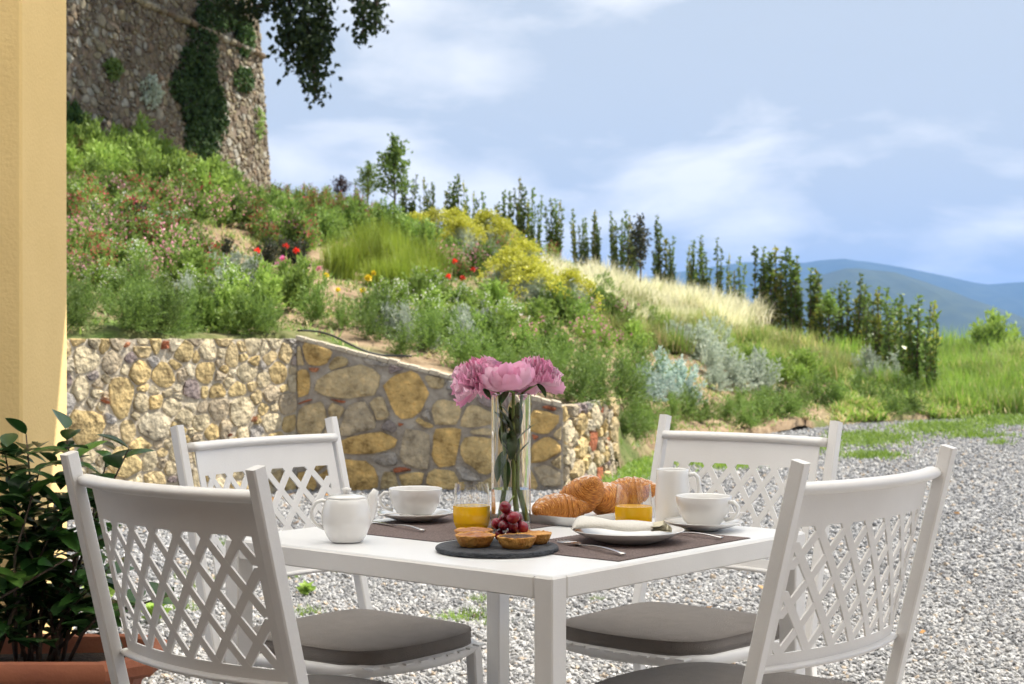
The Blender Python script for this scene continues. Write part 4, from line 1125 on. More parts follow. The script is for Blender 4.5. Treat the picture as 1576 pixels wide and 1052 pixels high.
def pebbles(seed, Y0, Y1, dens, r0, r1, small=False):
    IV_, IF_ = (np.array([(1, 0, 0), (-1, 0, 0), (0, 1, 0), (0, -1, 0), (0, 0, 1), (0, 0, -1)], float), np.array([(0, 2, 4), (2, 1, 4), (1, 3, 4), (3, 0, 4), (2, 0, 5), (1, 2, 5), (3, 1, 5), (0, 3, 5)])) if small else (IV, IF)
    nv_ = len(IV_)
    r = np.random.default_rng(seed); am = .345
    n = int(dens * am * (Y1 ** 2 - Y0 ** 2))
    Y = np.sqrt(r.uniform(Y0 ** 2, Y1 ** 2, n)); X = r.uniform(-am, am, n) * Y
    ft = np.interp(X / Y, CA, [c[1][0][0] for c in COLS]); keep = Y < ft - .05
    X, Y = X[keep], Y[keep]; n = len(X)
    s = r.uniform(r0, r1, n)
    V = IV_[None] * (1 + r.normal(0, .16, (n, nv_, 1))) * s[:, None, None] * (r.uniform(.6, 1.2, (n, 1, 3)) * np.array([1, 1, .75]))
    th = r.uniform(0, 6.28, n); c, s_ = np.cos(th)[:, None], np.sin(th)[:, None]
    x = V[..., 0] * c - V[..., 1] * s_; y = V[..., 0] * s_ + V[..., 1] * c
    tl = r.normal(0, .4, n)[:, None]; z = V[..., 2] + x * np.sin(tl)
    V = np.stack([x + X[:, None], y + Y[:, None], z + s[:, None] * r.uniform(.1, .6, (n, 1))], -1).reshape(-1, 3)
    F = (IF_[None] + (np.arange(n) * nv_)[:, None, None]).reshape(-1, 3)
    return V, F
P1 = pebbles(81, 4.6, 7.6, 2700, .006, .0135); P2 = pebbles(82, 7.6, 12.2, 1150, .009, .018); P3 = pebbles(83, 12.2, 22, 420, .012, .024, True)
V, F, mi = join([(*P1, 0), (*P2, 0), (*P3, 0)])
gv = link('gravel', mesh_data('gravel', V, F, [pebble_mat()], smooth=False)); tag(gv, 'loose grey and white gravel stones covering the yard', 'gravel', kind='stuff')

# weeds and grass tufts in the gravel
wm = p_grass('grass', 91, 90, droop=.4, w=.05, spread=.7, base=.5)
for (x, y, hp, wd) in [(735, 950, 30, 1.3), (700, 955, 22, 1.4), (330, 905, 26, 1.5), (360, 870, 20, 1.2), (300, 890, 22, 1.3), (470, 945, 22, 1.5), (520, 880, 16, 1.2), (745, 925, 20, 1.2), (440, 890, 22, 1.2), (285, 940, 24, 1.2), (920, 925, 14, 1.0), (760, 962, 22, 1.0), (265, 775, 22, 1.0), (620, 760, 12, 1.0), (335, 840, 18, 1.2)]:
    p = on_z(x, y, 0); h = hp * p.y / FP
    o = link('grass_tuft', wm, None, p, (0, 0, x), (h * wd, h * wd, h)); tag(o, 'small grass tuft growing through the gravel behind the table', 'grass tuft', 'grass tufts in the gravel')
r = np.random.default_rng(93); nl = 46; az = r.uniform(0, 6.28, nl)
D = np.stack([np.cos(az), np.sin(az), r.uniform(.3, 1.3, nl)], 1); V, F = leaf_quads(np.c_[r.normal(0, .08, (nl, 2)), r.uniform(0, .45, nl)], D, rand_dir(nl, r, 1.2), .5, .28)
wd_ = mesh_data('weed', V, F, [GREEN['bright']])
for (x, y, hp, lb) in [(472, 918, 32, 'broad-leaved bright green weed in the gravel beyond the white table'), (240, 960, 52, 'bright leafy weed in the gravel behind the terracotta planter'), (150, 930, 60, 'sunlit green weed between planter and yellow pillar')]:
    p = on_z(x, y, 0); h = hp * p.y / FP; tag(link('weed', wd_, None, p, (0, 0, x * .3), h), lb, 'weed')
# fallen leaves and stones at the wall foot
fl = leafmat('fallen_leaf', (.36, .16, .04), (.50, .28, .10), trans=.1)
V, F = leaf_quads(np.zeros((1, 3)), np.array([[1.0, 0, .1]]), np.array([[.2, .3, 1.0]]), 1.0, .7, -.2); flm = mesh_data('fallen_leaf', V, F, [fl])
for (x, y) in [(425, 770), (440, 762), (415, 775), (432, 780), (505, 762), (480, 765), (262, 1030), (300, 885), (255, 1015), (1095, 800), (600, 763), (450, 806), (1180, 905), (1085, 935), (1470, 790), (690, 990), (1420, 975)]:
    p = on_z(x, y, .022); s = 15 * p.y / FP
    tag(link('fallen_leaf', flm, None, p, (0, 0, x * .7), s), 'dry orange-brown leaf lying on the gravel', 'leaf', 'fallen leaves on the gravel')
rr = np.random.default_rng(95)
for (x, y, s_) in [(1432, 622, 13), (1452, 628, 11), (1380, 612, 9), (1290, 640, 6), (1240, 650, 6), (1465, 633, 9)]:
    p = hill_at(x, y); s = s_ * p.y / FP
    V = IV * (1 + rr.normal(0, .14, (12, 1))) * np.array([s * 1.3, s, s * .6])
    tag(link('field_stone', mesh_data('field_stone', V, IF, [M['stone_warm']], smooth=False), None, p + Vector((0, 0, s * .2)), (0, 0, x)), 'rough pale field stone lying at the foot of the sapling row', 'stone', 'field stones at the bank foot')

# ================================================================ FURNITURE
N0 = Vector((.064, 2.618, 0)); eL = Vector((-.7657, .6432, 0)); eR = Vector((.6432, .7657, 0)); TS, TZ = .80, .75
RZ = math.atan2(eR.y, eR.x)
tc_ = N0 + (eL + eR) * TS / 2
table = empty('table', (tc_.x, tc_.y, 0), RZ); tag(table, 'square white metal garden table laid for breakfast', 'table')
H2 = TS / 2
b = MB(); b.box((0, 0, TZ - .0045), (TS - .006, TS - .006, .009), bev=.002); b.build('table_top', M['tabletop'], table, smooth=False)
for k in range(4):
    Mr = Matrix.Rotation(k * math.pi / 2, 3, 'Z')
    b = MB(); b.box(Mr @ Vector((0, -(H2 - .0175), TZ - .0205)), (TS - .078, .035, .036), Mr, bev=.0025); b.build('apron', M['white'], table, smooth=False)
    b = MB(); b.box(Mr @ Vector((H2 - .019, -(H2 - .019), (TZ - .0025) / 2)), (.0385, .0385, TZ - .0025), Mr, bev=.0025); b.build('leg', M['white'], table, smooth=False)

def chair_panel(zb, zt, bow=.036, hw=.213):
    def P(u, v, off=0.0):
        z = zb + (zt - zb) * v
        return Vector((u * hw, -.175 - (z - .45) * .257 + .014 - bow * (1 - u * u) + off, z))
    return P
def sheet(mb, P, u0, u1, v0, v1, nu, nv, th=.004):
    V = []; F = []
    for s_ in (0, 1):
        for i in range(nu + 1):
            for j in range(nv + 1):
                V.append(P(u0 + (u1 - u0) * i / nu, v0 + (v1 - v0) * j / nv, th * (s_ - .5)))
    n1 = (nu + 1) * (nv + 1); I = lambda i, j, s_: s_ * n1 + i * (nv + 1) + j
    for i in range(nu):
        for j in range(nv):
            F.append((I(i, j, 0), I(i + 1, j, 0), I(i + 1, j + 1, 0), I(i, j + 1, 0))); F.append((I(i, j, 1), I(i, j + 1, 1), I(i + 1, j + 1, 1), I(i + 1, j, 1)))
        F.append((I(i, 0, 0), I(i, 0, 1), I(i + 1, 0, 1), I(i + 1, 0, 0))); F.append((I(i, nv, 0), I(i + 1, nv, 0), I(i + 1, nv, 1), I(i, nv, 1)))
    for j in range(nv):
        F.append((I(0, j, 0), I(0, j + 1, 0), I(0, j + 1, 1), I(0, j, 1))); F.append((I(nu, j, 0), I(nu, j, 1), I(nu, j + 1, 1), I(nu, j + 1, 0)))
    mb.add(V, F)
def make_chair():
    e = empty('garden_chair')
    W2 = .2405; ZT = .936
    for s_ in (-1, 1):
        b = MB(); b.bar([(s_ * W2, -.225, 0), (s_ * W2, -.176, .43), (s_ * W2, -.1757, .452), (s_ * W2, -.30, ZT)], .0225, .0255); b.build('back_post', M['white'], e, smooth=False)
        b = MB(); b.bar([(s_ * .205, .215, 0), (s_ * .198, .185, .445)], .028, .028); b.build('front_leg', M['white'], e, smooth=False)
    zb, zt = .585, .885
    P = chair_panel(zb, zt)
    b = MB(); b.tube([P(u, 1.0, -.006) + Vector((0, 0, .004)) for u in np.linspace(-1.07, 1.07, 23)], .0135, 12, flat=(.80, 1.35)); b.build('top_rail', M['white'], e)
    b = MB(); sheet(b, P, -1, 1, .80, 1.0, 20, 2); b.build('head_panel', M['white'], e, auto=40)
    b = MB(); sheet(b, P, -1, 1, 0, .085, 20, 1); b.build('foot_panel', M['white'], e, auto=40)
    b = MB(); b.tube([P(u, .0, -.002) for u in np.linspace(-1.07, 1.07, 23)], .0075, 8, flat=(.8, 1.6)); b.build('bottom_rail', M['white'], e)
    for s_ in (-1, 1):
        b = MB(); sheet(b, P, s_ * .90 if s_ > 0 else -1, 1 if s_ > 0 else -.90, .085, .80, 2, 4); b.build('panel_stile', M['white'], e, auto=40)
    # lattice slats: two crossing sets following the curve
    v0, v1, u0, u1 = .085, .80, -.90, .90; period = (u1 - u0) / 6.2; rise = .50 * (v1 - v0)
    slope = (v1 - v0) / (2.6 * period)
    du = (v1 - v0) / slope
    hwv = .0062 / .213                      # half width of a slat in u
    for sg in (1, -1):
        k = -6
        while True:
            c0 = u0 + (k + .25) * period
            k += 1
            if c0 > u1 + du: break
            # centre line u = c0 + sg*(v-v0)/slope, clipped to the lattice field
            pts = []
            for t in np.linspace(0, 1, 61):
                v = v0 + (v1 - v0) * t; u = c0 + (t * du if sg > 0 else -t * du)
                if u0 - .015 <= u <= u1 + .015: pts.append((u, v))
            if len(pts) < 6: continue
            pts = [pts[int(i)] for i in np.linspace(0, len(pts) - 1, 9)]
            if pts[0][1] <= v0 + 1e-6: pts[0] = (pts[0][0] - sg * .01 / slope, v0 - .01)
            if pts[-1][1] >= v1 - 1e-6: pts[-1] = (pts[-1][0] + sg * .01 / slope, v1 + .01)
            V = []; F = []; w = hwv * 1.45; off = .0001 * sg
            for (u, v) in pts:
                for (dx, dy) in ((-w, -.0019), (w, -.0019), (w, .0019), (-w, .0019)): V.append(P(u + dx, v, dy + off))
            m = len(pts)
            for i in range(m - 1):
                for q in range(4): F.append((i * 4 + q, i * 4 + (q + 1) % 4, i * 4 + 4 + (q + 1) % 4, i * 4 + 4 + q))
            F += [(3, 2, 1, 0), tuple(range(m * 4 - 4, m * 4))]
            MB().add(V, F).build('slat', M['white'], e, smooth=False)
    # seat frame and slats
    fr = [(-W2 + .01, -.165, .447), (-.215, .0, .447), (-.205, .165, .447)] + [(x, .19 + .05 * (1 - (x / .19) ** 2), .447) for x in np.linspace(-.185, .185, 13)] + [(.205, .165, .447), (.215, .0, .447), (W2 - .01, -.165, .447)]
    b = MB(); b.tube(fr, .014, 10); b.build('seat_frame', M['white'], e)
    b = MB(); b.tube([(-W2, -.168, .447), (W2, -.168, .447)], .011, 8); b.build('rear_rail', M['white'], e)
    for k in range(9):
        x = -.17 + k * .0425
        b = MB(); b.box((x, .03, .455), (.024, .40 + .05 * (1 - (x / .19) ** 2), .004)); b.build('seat_slat', M['white'], e, smooth=False)
    return e
def cushion_mesh():
    n = 64; out = []
    for k in range(n):
        th = 2 * math.pi * k / n; c, s_ = math.cos(th), math.sin(th); q = (abs(c) ** 7 + abs(s_) ** 7) ** (-1 / 7)
        x, y = .205 * q * c, .195 * q * s_
        if y > 0: y += .035 * (1 - (x / .21) ** 2) * (y / .195)
        x *= 1 - .04 * (y / .2)
        out.append((x, y))
    V = []; F = []; rings = [(.985, 0), (1.0, .003), (1.004, .015), (1.0, .028), (.985, .032), (.93, .0355), (.7, .040), (.4, .042), (.12, .0425)]
    for s_, z in rings:
        V += [(x * s_, y * s_, z) for x, y in out]
    for i in range(len(rings) - 1):
        F += [(i * n + k, i * n + (k + 1) % n, (i + 1) * n + (k + 1) % n, (i + 1) * n + k) for k in range(n)]
    F += [tuple(range(n - 1, -1, -1)), tuple(range((len(rings) - 1) * n, len(rings) * n))]
    pip = MB()
    for z, s_ in ((.030, .997), (.002, .997)):
        pip.tube([(x * s_, y * s_, z) for x, y in out + out[:1]], .0022, 6, cap=False)
    return mesh_data('cover', V, F, M['cushion']), pip.data('piping', M['cushion'])
chair0 = make_chair(); CUS = cushion_mesh()
CH = [('near-left', (-.570, 2.630), eR, -.5, 'white lattice-back chair with its back to the potted shrub', 'taupe cushion on the chair next to the potted shrub'),
      ('near-right', (.622, 2.775), eL, -3.0, 'white lattice-back chair on the far side from the pillar, its top rail shading its back', 'taupe seat cushion on the chair beside the napkin plate'),
      ('far-left', (-.590, 3.803), -eL, 1.8, 'white lattice-back chair in front of the stone retaining wall', 'taupe seat cushion under the teapot side of the table'),
      ('far-right', (.568, 3.953), -eR, -.4, 'white lattice-back chair behind the milk jug', 'taupe seat cushion of the chair behind the milk jug')]
for i, (_, c, Fd, dr, lb, lb2) in enumerate(CH):
    F_ = Matrix.Rotation(R(dr), 3, 'Z') @ Fd
    o = chair0 if i == 0 else copy_tree(chair0)
    rz = math.atan2(F_.y, F_.x) - math.pi / 2
    o.location = (c[0] + F_.x * .30, c[1] + F_.y * .30, 0); o.rotation_euler = (0, 0, rz)
    tag(o, lb, 'chair', 'chairs round the table')
    q = empty('seat_cushion', o.location + Vector((0, 0, .458)) + F_ * .01, rz); tag(q, lb2, 'cushion', 'seat cushions')
    link('piping', CUS[1], link('cover', CUS[0], q))

# ================================================================ TABLE SETTING
M['mat_dark'] = pmat('mat_backing', (.030, .018, .016), .8, None, spec=.15)
M['mat_cord'] = pmat('mat_cord', (.30, .235, .22), .7, (.20, .155, .145), 300, 0, spec=.2)
def placemat(corner, lr, ll, label):
    c = corner + eR * lr / 2 + eL * ll / 2
    o = empty('placemat', (c.x, c.y, TZ), RZ); tag(o, label, 'placemat')
    b = MB(); b.box((0, 0, .0004), (lr, ll, .0008)); b.build('backing', M['mat_dark'], o, smooth=False)
    b = MB(); n = int(lr / .0088)
    for k in range(n): b.box((-lr / 2 + (k + .5) * lr / n, 0, .0012), (.0050, ll - .002, .0010))
    r_ = b.build('woven_cords', M['mat_cord'], o, smooth=False); r_['kind'] = 'stuff'
placemat(Vector((.1814, 2.793, 0)), .423, .28, 'dark brown woven placemat under the plate with the napkin')
placemat(Vector((-.138, 3.055, 0)), .43, .31, 'dark brown woven placemat under the juice glass and the handled cup')

def T(x, y): return Vector((x, y, TZ))
CU = M['ceramic']
# teapot
tp = empty('teapot', T(-.309, 3.06), R(8)); tag(tp, 'round white porcelain teapot with loop handle', 'teapot')
MB().lathe([(.0, .001), (.027, .001), (.031, .003), (.038, .014), (.0445, .030), (.0465, .044), (.0455, .058), (.042, .072), (.0385, .080), (.036, .083), (.034, .080)], 56).build('body', CU, tp)
lid = MB().lathe([(.0365, .0815), (.037, .084), (.034, .0865), (.02, .089), (.008, .0905), (.0, .0907)], 40).build('lid', CU, tp)
MB().lathe([(.007, .0900), (.006, .093), (.0095, .097), (.009, .101), (.0, .1025)], 32).build('knob', CU, lid)
MB().tube([(.030, 0, .038), (.0405, 0, .052), (.0465, 0, .070), (.0495, 0, .086), (.0555, 0, .097)], [.017, .014, .0105, .0085, .0062], 16, flat=(1.0, .9)).build('spout', CU, tp)
hp = [(-.036, 0, .076), (-.046, 0, .079), (-.058, 0, .074), (-.065, 0, .060), (-.064, 0, .046), (-.056, 0, .034), (-.042, 0, .027)]
MB().tube(hp, [.0042, .004, .0038, .0036, .0036, .0038, .0042], 12, flat=(1, 1.6)).build('handle', CU, tp)
def cup(p, rz, lbl, lbl_s, handle=True):
    s = MB().lathe([(.0, .002), (.028, .002), (.03, .0), (.034, .002), (.055, .008), (.074, .015), (.0785, .018), (.078, .0195), (.07, .0175), (.05, .0105), (.034, .0065), (.0, .006)], 64).build('saucer', CU)
    s.location = p; tag(s, lbl_s, 'saucer')
    c = empty('cup', p + Vector((0, 0, .0062)), rz); tag(c, lbl, 'cup')
    MB().lathe([(.0, .002), (.024, .002), (.027, .0), (.029, .003), (.040, .013), (.049, .030), (.0535, .046), (.0555, .061), (.0545, .0622), (.0525, .060), (.050, .045), (.045, .029), (.034, .012), (.0, .008)], 64).build('bowl', CU, c)
    if handle:
        MB().tube([(-.051, 0, .052), (-.064, 0, .053), (-.073, 0, .044), (-.072, 0, .032), (-.063, 0, .021), (-.046, 0, .017)], [.0042, .0038, .0035, .0035, .0037, .0042], 12, flat=(1, 1.5)).build('handle', CU, c)
    return s, c
PM = Vector((0, 0, .0016))
cup(T(-.20, 3.395) + PM, R(2), 'wide white handled cup standing on the saucer by the teapot', 'white saucer under the handled cup beside the teapot')
cup(T(.380, 3.25), R(150), 'wide white cup with no handle in view beside the milk jug', 'white saucer at the table edge under the cup beside the jug')
def spoonlike(name, label, cat, p, rz, L, head, tilt=0.0):
    e = empty(name, p, rz); e.rotation_euler = (0, tilt, rz); tag(e, label, cat)
    n = 14; pts = [(L * k / (n - 1), 0, .004 + .004 * math.sin(math.pi * k / (n - 1))) for k in range(n)]
    MB().tube(pts, [.0022 + .0016 * (k / (n - 1)) ** 2 for k in range(n)], 8, flat=(.5, 1.4), up=(0, 0, 1)).build('handle', M['steel'], e)
    if head == 'spoon':
        V = []; F = []; m = 14
        for j, (s_, z) in enumerate([(1.0, .005), (.75, .0025), (.4, .0012), (.0, .001)]):
            for k in range(m): V.append((-.016 + .018 * s_ * math.cos(2 * math.pi * k / m), .011 * s_ * math.sin(2 * math.pi * k / m), z))
        F = [(j * m + k, j * m + (k + 1) % m, (j + 1) * m + (k + 1) % m, (j + 1) * m + k) for j in range(3) for k in range(m)]
        MB().add(V, F).build('spoon_bowl', M['steel'], e)
    elif head == 'fork':
        V = []; F = []; pr_ = [(0, .003), (-.012, .009), (-.024, .0125), (-.03, .0125)]
        for x, w in pr_: V += [(x, -w, .004 - .03 * x * .1), (x, w, .004 - .03 * x * .1), (x, w, .0058), (x, -w, .0058)]
        for i in range(3):
            for q in range(4): F.append((i * 4 + q, i * 4 + (q + 1) % 4, i * 4 + 4 + (q + 1) % 4, i * 4 + 4 + q))
        F += [(3, 2, 1, 0), (12, 13, 14, 15)]
        nk_ = MB().add(V, F).build('neck', M['steel'], e, smooth=False)
        for k in range(4):
            y = -.0105 + k * .007
            MB().tube([(-.029, y, .005), (-.045, y, .0035), (-.062, y, .003), (-.072, y, .0055)], [.0016, .0015, .0013, .0007], 6).build('tine', M['steel'], nk_)
    else:
        V = []; F = []; pr_ = [(0, .004), (-.02, .0075), (-.06, .0095), (-.09, .008), (-.112, .0015)]
        for x, w in pr_: V += [(x, -w * .4, .0026), (x, w * .7, .0026), (x, w * .7, .0040), (x, -w * .4, .0046)]
        for i in range(4):
            for q in range(4): F.append((i * 4 + q, i * 4 + (q + 1) % 4, i * 4 + 4 + (q + 1) % 4, i * 4 + 4 + q))
        F += [(3, 2, 1, 0), (16, 17, 18, 19)]
        MB().add(V, F).build('blade', M['steel'], e, smooth=False)
    return e
fa = on_z(893, 843, TZ); fb = on_z(960, 857.5, TZ)
spoonlike('fork', 'steel fork lying on the placemat beside the slate board', 'fork', fa + PM, math.atan2(fb.y - fa.y, fb.x - fa.x), (fb - fa).length, 'fork')
ka = on_z(1040, 824, TZ); kb = on_z(1111, 832, TZ)
spoonlike('knife', 'steel knife with a thick handle poking out from under the napkin plate', 'knife', ka + PM, math.atan2(kb.y - ka.y, kb.x - ka.x), (kb - ka).length, 'knife')
ka = on_z(605, 812, TZ); kb = on_z(652, 820.5, TZ)
spoonlike('knife', 'steel knife lying on the placemat beside the teapot', 'knife', ka + PM, math.atan2(kb.y - ka.y, kb.x - ka.x), (kb - ka).length, 'knife')
spoonlike('teaspoon', 'steel teaspoon on the saucer of the handled cup', 'spoon', T(-.198, 3.335) + Vector((0, 0, .0155)), R(176), .075, 'spoon')
spoonlike('teaspoon', 'steel teaspoon sticking out over the table edge from its saucer', 'spoon', T(.400, 3.295) + Vector((0, 0, .020)), R(22), .088, 'spoon')

# juice glasses
def juice_glass(p, label, lev):
    e = empty('juice_glass', p); tag(e, label, 'glass')
    o_ = [(.0, .0), (.026, .0), (.031, .002), (.0355, .012), (.0372, .030), (.0368, .050), (.0350, .072), (.0332, .091)]
    i_ = [(.0324, .091), (.0342, .072), (.0360, .050), (.0363, .030), (.0345, .0135), (.0295, .006), (.0, .005)]
    MB().lathe(o_ + i_, 64).build('tumbler', M['glass'], e, auto=35)
    pj = [(.0, .0006), (.0255, .0006)] + [(np.interp(z, [.0, .002, .012, .030, .050, .072], [.0262, .0312, .0357, .0374, .0370, .0352]), z) for z in np.linspace(.0022, lev, 12)] + [(.0, lev)]
    MB().lathe(pj, 64).build('juice', M['juice'], e, auto=40)
juice_glass(T(-.080, 3.256) + PM, 'tumbler of orange juice beside the flower vase', .047)
juice_glass(T(.241, 3.25), 'tumbler of orange juice in front of the croissants', .048)

# milk jug
jg = empty('milk_jug', T(.329, 3.36), R(-6)); tag(jg, 'tall white porcelain milk jug with handle', 'jug')
MB().lathe([(.0, .001), (.034, .001), (.0365, .004), (.0365, .03), (.0355, .07), (.033, .100), (.0325, .1115), (.0315, .1125), (.030, .110), (.031, .09), (.034, .02), (.0, .006)], 56).build('body', CU, jg)
MB().tube([(.031, 0, .100), (.044, 0, .103), (.052, 0, .095), (.0545, 0, .075), (.054, 0, .05), (.050, 0, .032), (.035, 0, .022)], [.005, .0048, .0045, .0043, .0043, .0045, .005], 12, flat=(1, 1.5)).build('handle', CU, jg)

# plate with folded napkin
pl = MB().lathe([(.0, .0015), (.052, .0015), (.055, .0), (.060, .002), (.085, .012), (.104, .022), (.1055, .0235), (.103, .0240), (.083, .0155), (.060, .0065), (.0, .0055)], 80).build('dinner_plate', CU)
pl.location = T(.216, 3.055) + PM; tag(pl, 'white plate carrying the folded napkin', 'plate')
nk = empty('napkin', T(.205, 3.050) + Vector((0, 0, .020)), R(-6)); tag(nk, 'folded white cloth napkin with fringed lace end', 'napkin')
V = []; F = []; nx, nyk = 26, 14
for i in range(nx + 1):
    t = i / nx; x = -.092 + .150 * t
    hgt = .021 * (1 - .55 * t) * (1 - max(0, .12 - t) ** 2 / .0144 * .75) + .003; wdt = .046 * (1 - .22 * t)
    for k in range(nyk):
        th = 2 * math.pi * k / nyk; c, s_ = math.cos(th), math.sin(th); q = (abs(c) ** 3 + abs(s_) ** 3) ** (-1 / 3)
        V.append((x, wdt * q * c + .004 * math.sin(t * 7), hgt * .5 + hgt * .5 * q * s_ + .0015 * math.sin(t * 9 + c * 2) + .0025 * max(0, s_) * math.cos(c * 4 + t * 3) + (.004 * (1 - t) if s_ < 0 else 0) + .004))
F = [(i * nyk + k, (i + 1) * nyk + k, (i + 1) * nyk + (k + 1) % nyk, i * nyk + (k + 1) % nyk) for i in range(nx) for k in range(nyk)]
F += [tuple(range(nyk)), tuple(range((nx + 1) * nyk - 1, nx * nyk - 1, -1))]
cl_ = MB().add(V, F).build('cloth', M['napkin'], nk)
for j in range(4):
    V = []; F = []
    for i in range(22):
        t = i / 21; y = -.036 + .072 * t; w = .0035 * math.sin(i * 2.1 + j * 1.3)
        V += [(.054, y, .006 + .003 * j), (.072 + w, y + .002 * math.sin(i), .0075 + .003 * j + w * .5), (.090 - .004 * j + w, y + w, .0068 + .0032 * j - w)]
    F = [(i * 3 + k, i * 3 + 3 + k, i * 3 + 4 + k, i * 3 + 1 + k) for i in range(21) for k in (0, 1)]
    MB().add(V, F).build('lace_edge', M['lace'], cl_)

# slate board with tarts and grapes
sl = MB(); rs = np.random.default_rng(5); n = 72; V = []
for (s_, z) in ((.992, .0), (1.0, .002), (.998, .0065), (.985, .008)):
    for k in range(n):
        j = 1 + rs.normal(0, .004); V.append((.110 * s_ * j * math.cos(2 * math.pi * k / n), .110 * s_ * j * math.sin(2 * math.pi * k / n), z))
F = [(i * n + k, i * n + (k + 1) % n, (i + 1) * n + (k + 1) % n, (i + 1) * n + k) for i in range(3) for k in range(n)] + [tuple(range(n - 1, -1, -1)), tuple(range(3 * n, 4 * n))]
sb = sl.add(V, F).build('slate_board', M['slate'], smooth=False); sb.location = T(-.0267, 2.935) + PM; tag(sb, 'round black slate board with tarts and grapes', 'board')
SZ = TZ + .0016 + .008
def tart(p, s, top, label, rz, lift=0, tiltx=0):
    e = empty('tart', (p[0], p[1], SZ + lift), rz); e.rotation_euler = (tiltx, 0, rz); e.scale = (s, s, s * .85); tag(e, label, 'tart')
    rs = np.random.default_rng(int(abs(p[0]) * 1e4)); n = 40; V = []
    pf = [(.022, .0), (.026, .001), (.031, .010), (.0355, .022), (.0362, .0245), (.034, .0255), (.032, .0235)]
    for i, (r_, z) in enumerate(pf):
        for k in range(n):
            f = 1 + .012 * math.sin(k * math.pi) + rs.normal(0, .008); V.append((r_ * f * math.cos(2 * math.pi * k / n), r_ * f * math.sin(2 * math.pi * k / n), z + (rs.normal(0, .0007) if i > 2 else 0)))
    F = [(i * n + k, i * n + (k + 1) % n, (i + 1) * n + (k + 1) % n, (i + 1) * n + k) for i in range(len(pf) - 1) for k in range(n)] + [tuple(range(n - 1, -1, -1))]
    MB().add(V, F).build('crust', M['pastry'], e)
    V = []; rg = [(.034, .0235), (.027, .0250), (.018, .0256), (.009, .026), (.0, .0262)]
    for r_, z in rg:
        for k in range(n): V.append((r_ * math.cos(2 * math.pi * k / n), r_ * math.sin(2 * math.pi * k / n), z + rs.normal(0, .0007)))
    F = [(i * n + k, i * n + (k + 1) % n, (i + 1) * n + (k + 1) % n, (i + 1) * n + k) for i in range(4) for k in range(n)]
    MB().add(V, F).build('filling', M[top], e)
tart((-.066, 2.925), 1.0, 'custard', 'golden custard tart alone at the left front of the grapes', 0)
tart((.0085, 2.905), .98, 'darktop', 'tart with dark chocolate topping on the slate board', 1)
tart((-.070, 2.998), 1.0, 'custard', 'flat golden tart half hidden behind another on the slate', 2)
tart((.040, 2.968), .9, 'pastry', 'brown crumbly tart beside the fork end of the slate', 3)
gr = empty('grape_bunch', (-.010, 2.975, SZ)); tag(gr, 'small bunch of dark red grapes on the slate board', 'grapes')
rs = np.random.default_rng(3)
gpos = [(-.006, -.008, .032), (.012, -.006, .030), (.030, .0, .028), (-.018, .006, .034), (.004, .004, .050), (.018, .008, .044), (-.004, .016, .040), (-.002, -.002, .064), (.012, -.010, .047), (.026, .012, .012), (-.012, .012, .012), (.010, .018, .014)]
gm = MB().lathe([(0, -1.1), (.45, -.98), (.8, -.6), (.98, -.1), (.95, .35), (.72, .78), (.4, 1.02), (0, 1.12)], 18).data('grape', M['grape'])
for q in gpos:
    s = rs.uniform(.0095, .0115); link('grape', gm, gr, q, (rs.normal(0, .6), rs.normal(0, .6), 0), s)
MB().tube([(.004, .0, .055), (.006, .004, .075), (.014, .004, .085)], .0013, 6).build('stalk', M['stem'], gr)

# croissants on a tray
tn = Vector((.126, 3.28, 0)); ta, tb = .26, .23; tcen = tn + eL * ta / 2 + eR * tb / 2
ty = MB(); prof = [(.86, .0), (.90, .0), (1.0, .017), (1.01, .0185), (.99, .0185), (.88, .004), (0.0, .004)]; n = 64; V = []
for s_, z in prof:
    for k in range(n):
        th = 2 * math.pi * k / n; c, q_ = math.cos(th), math.sin(th); q = (abs(c) ** 12 + abs(q_) ** 12) ** (-1 / 12)
        V.append((tb / 2 * q * c * s_, ta / 2 * q * q_ * s_, z))
F = [(i * n + k, i * n + (k + 1) % n, (i + 1) * n + (k + 1) % n, (i + 1) * n + k) for i in range(len(prof) - 1) for k in range(n)] + [tuple(range(n - 1, -1, -1))]
tr = ty.add(V, F).build('serving_tray', CU, auto=50); tr.location = (tcen.x, tcen.y, TZ + .0016); tr.rotation_euler = (0, 0, RZ); tag(tr, 'white rectangular porcelain tray holding croissants', 'tray')
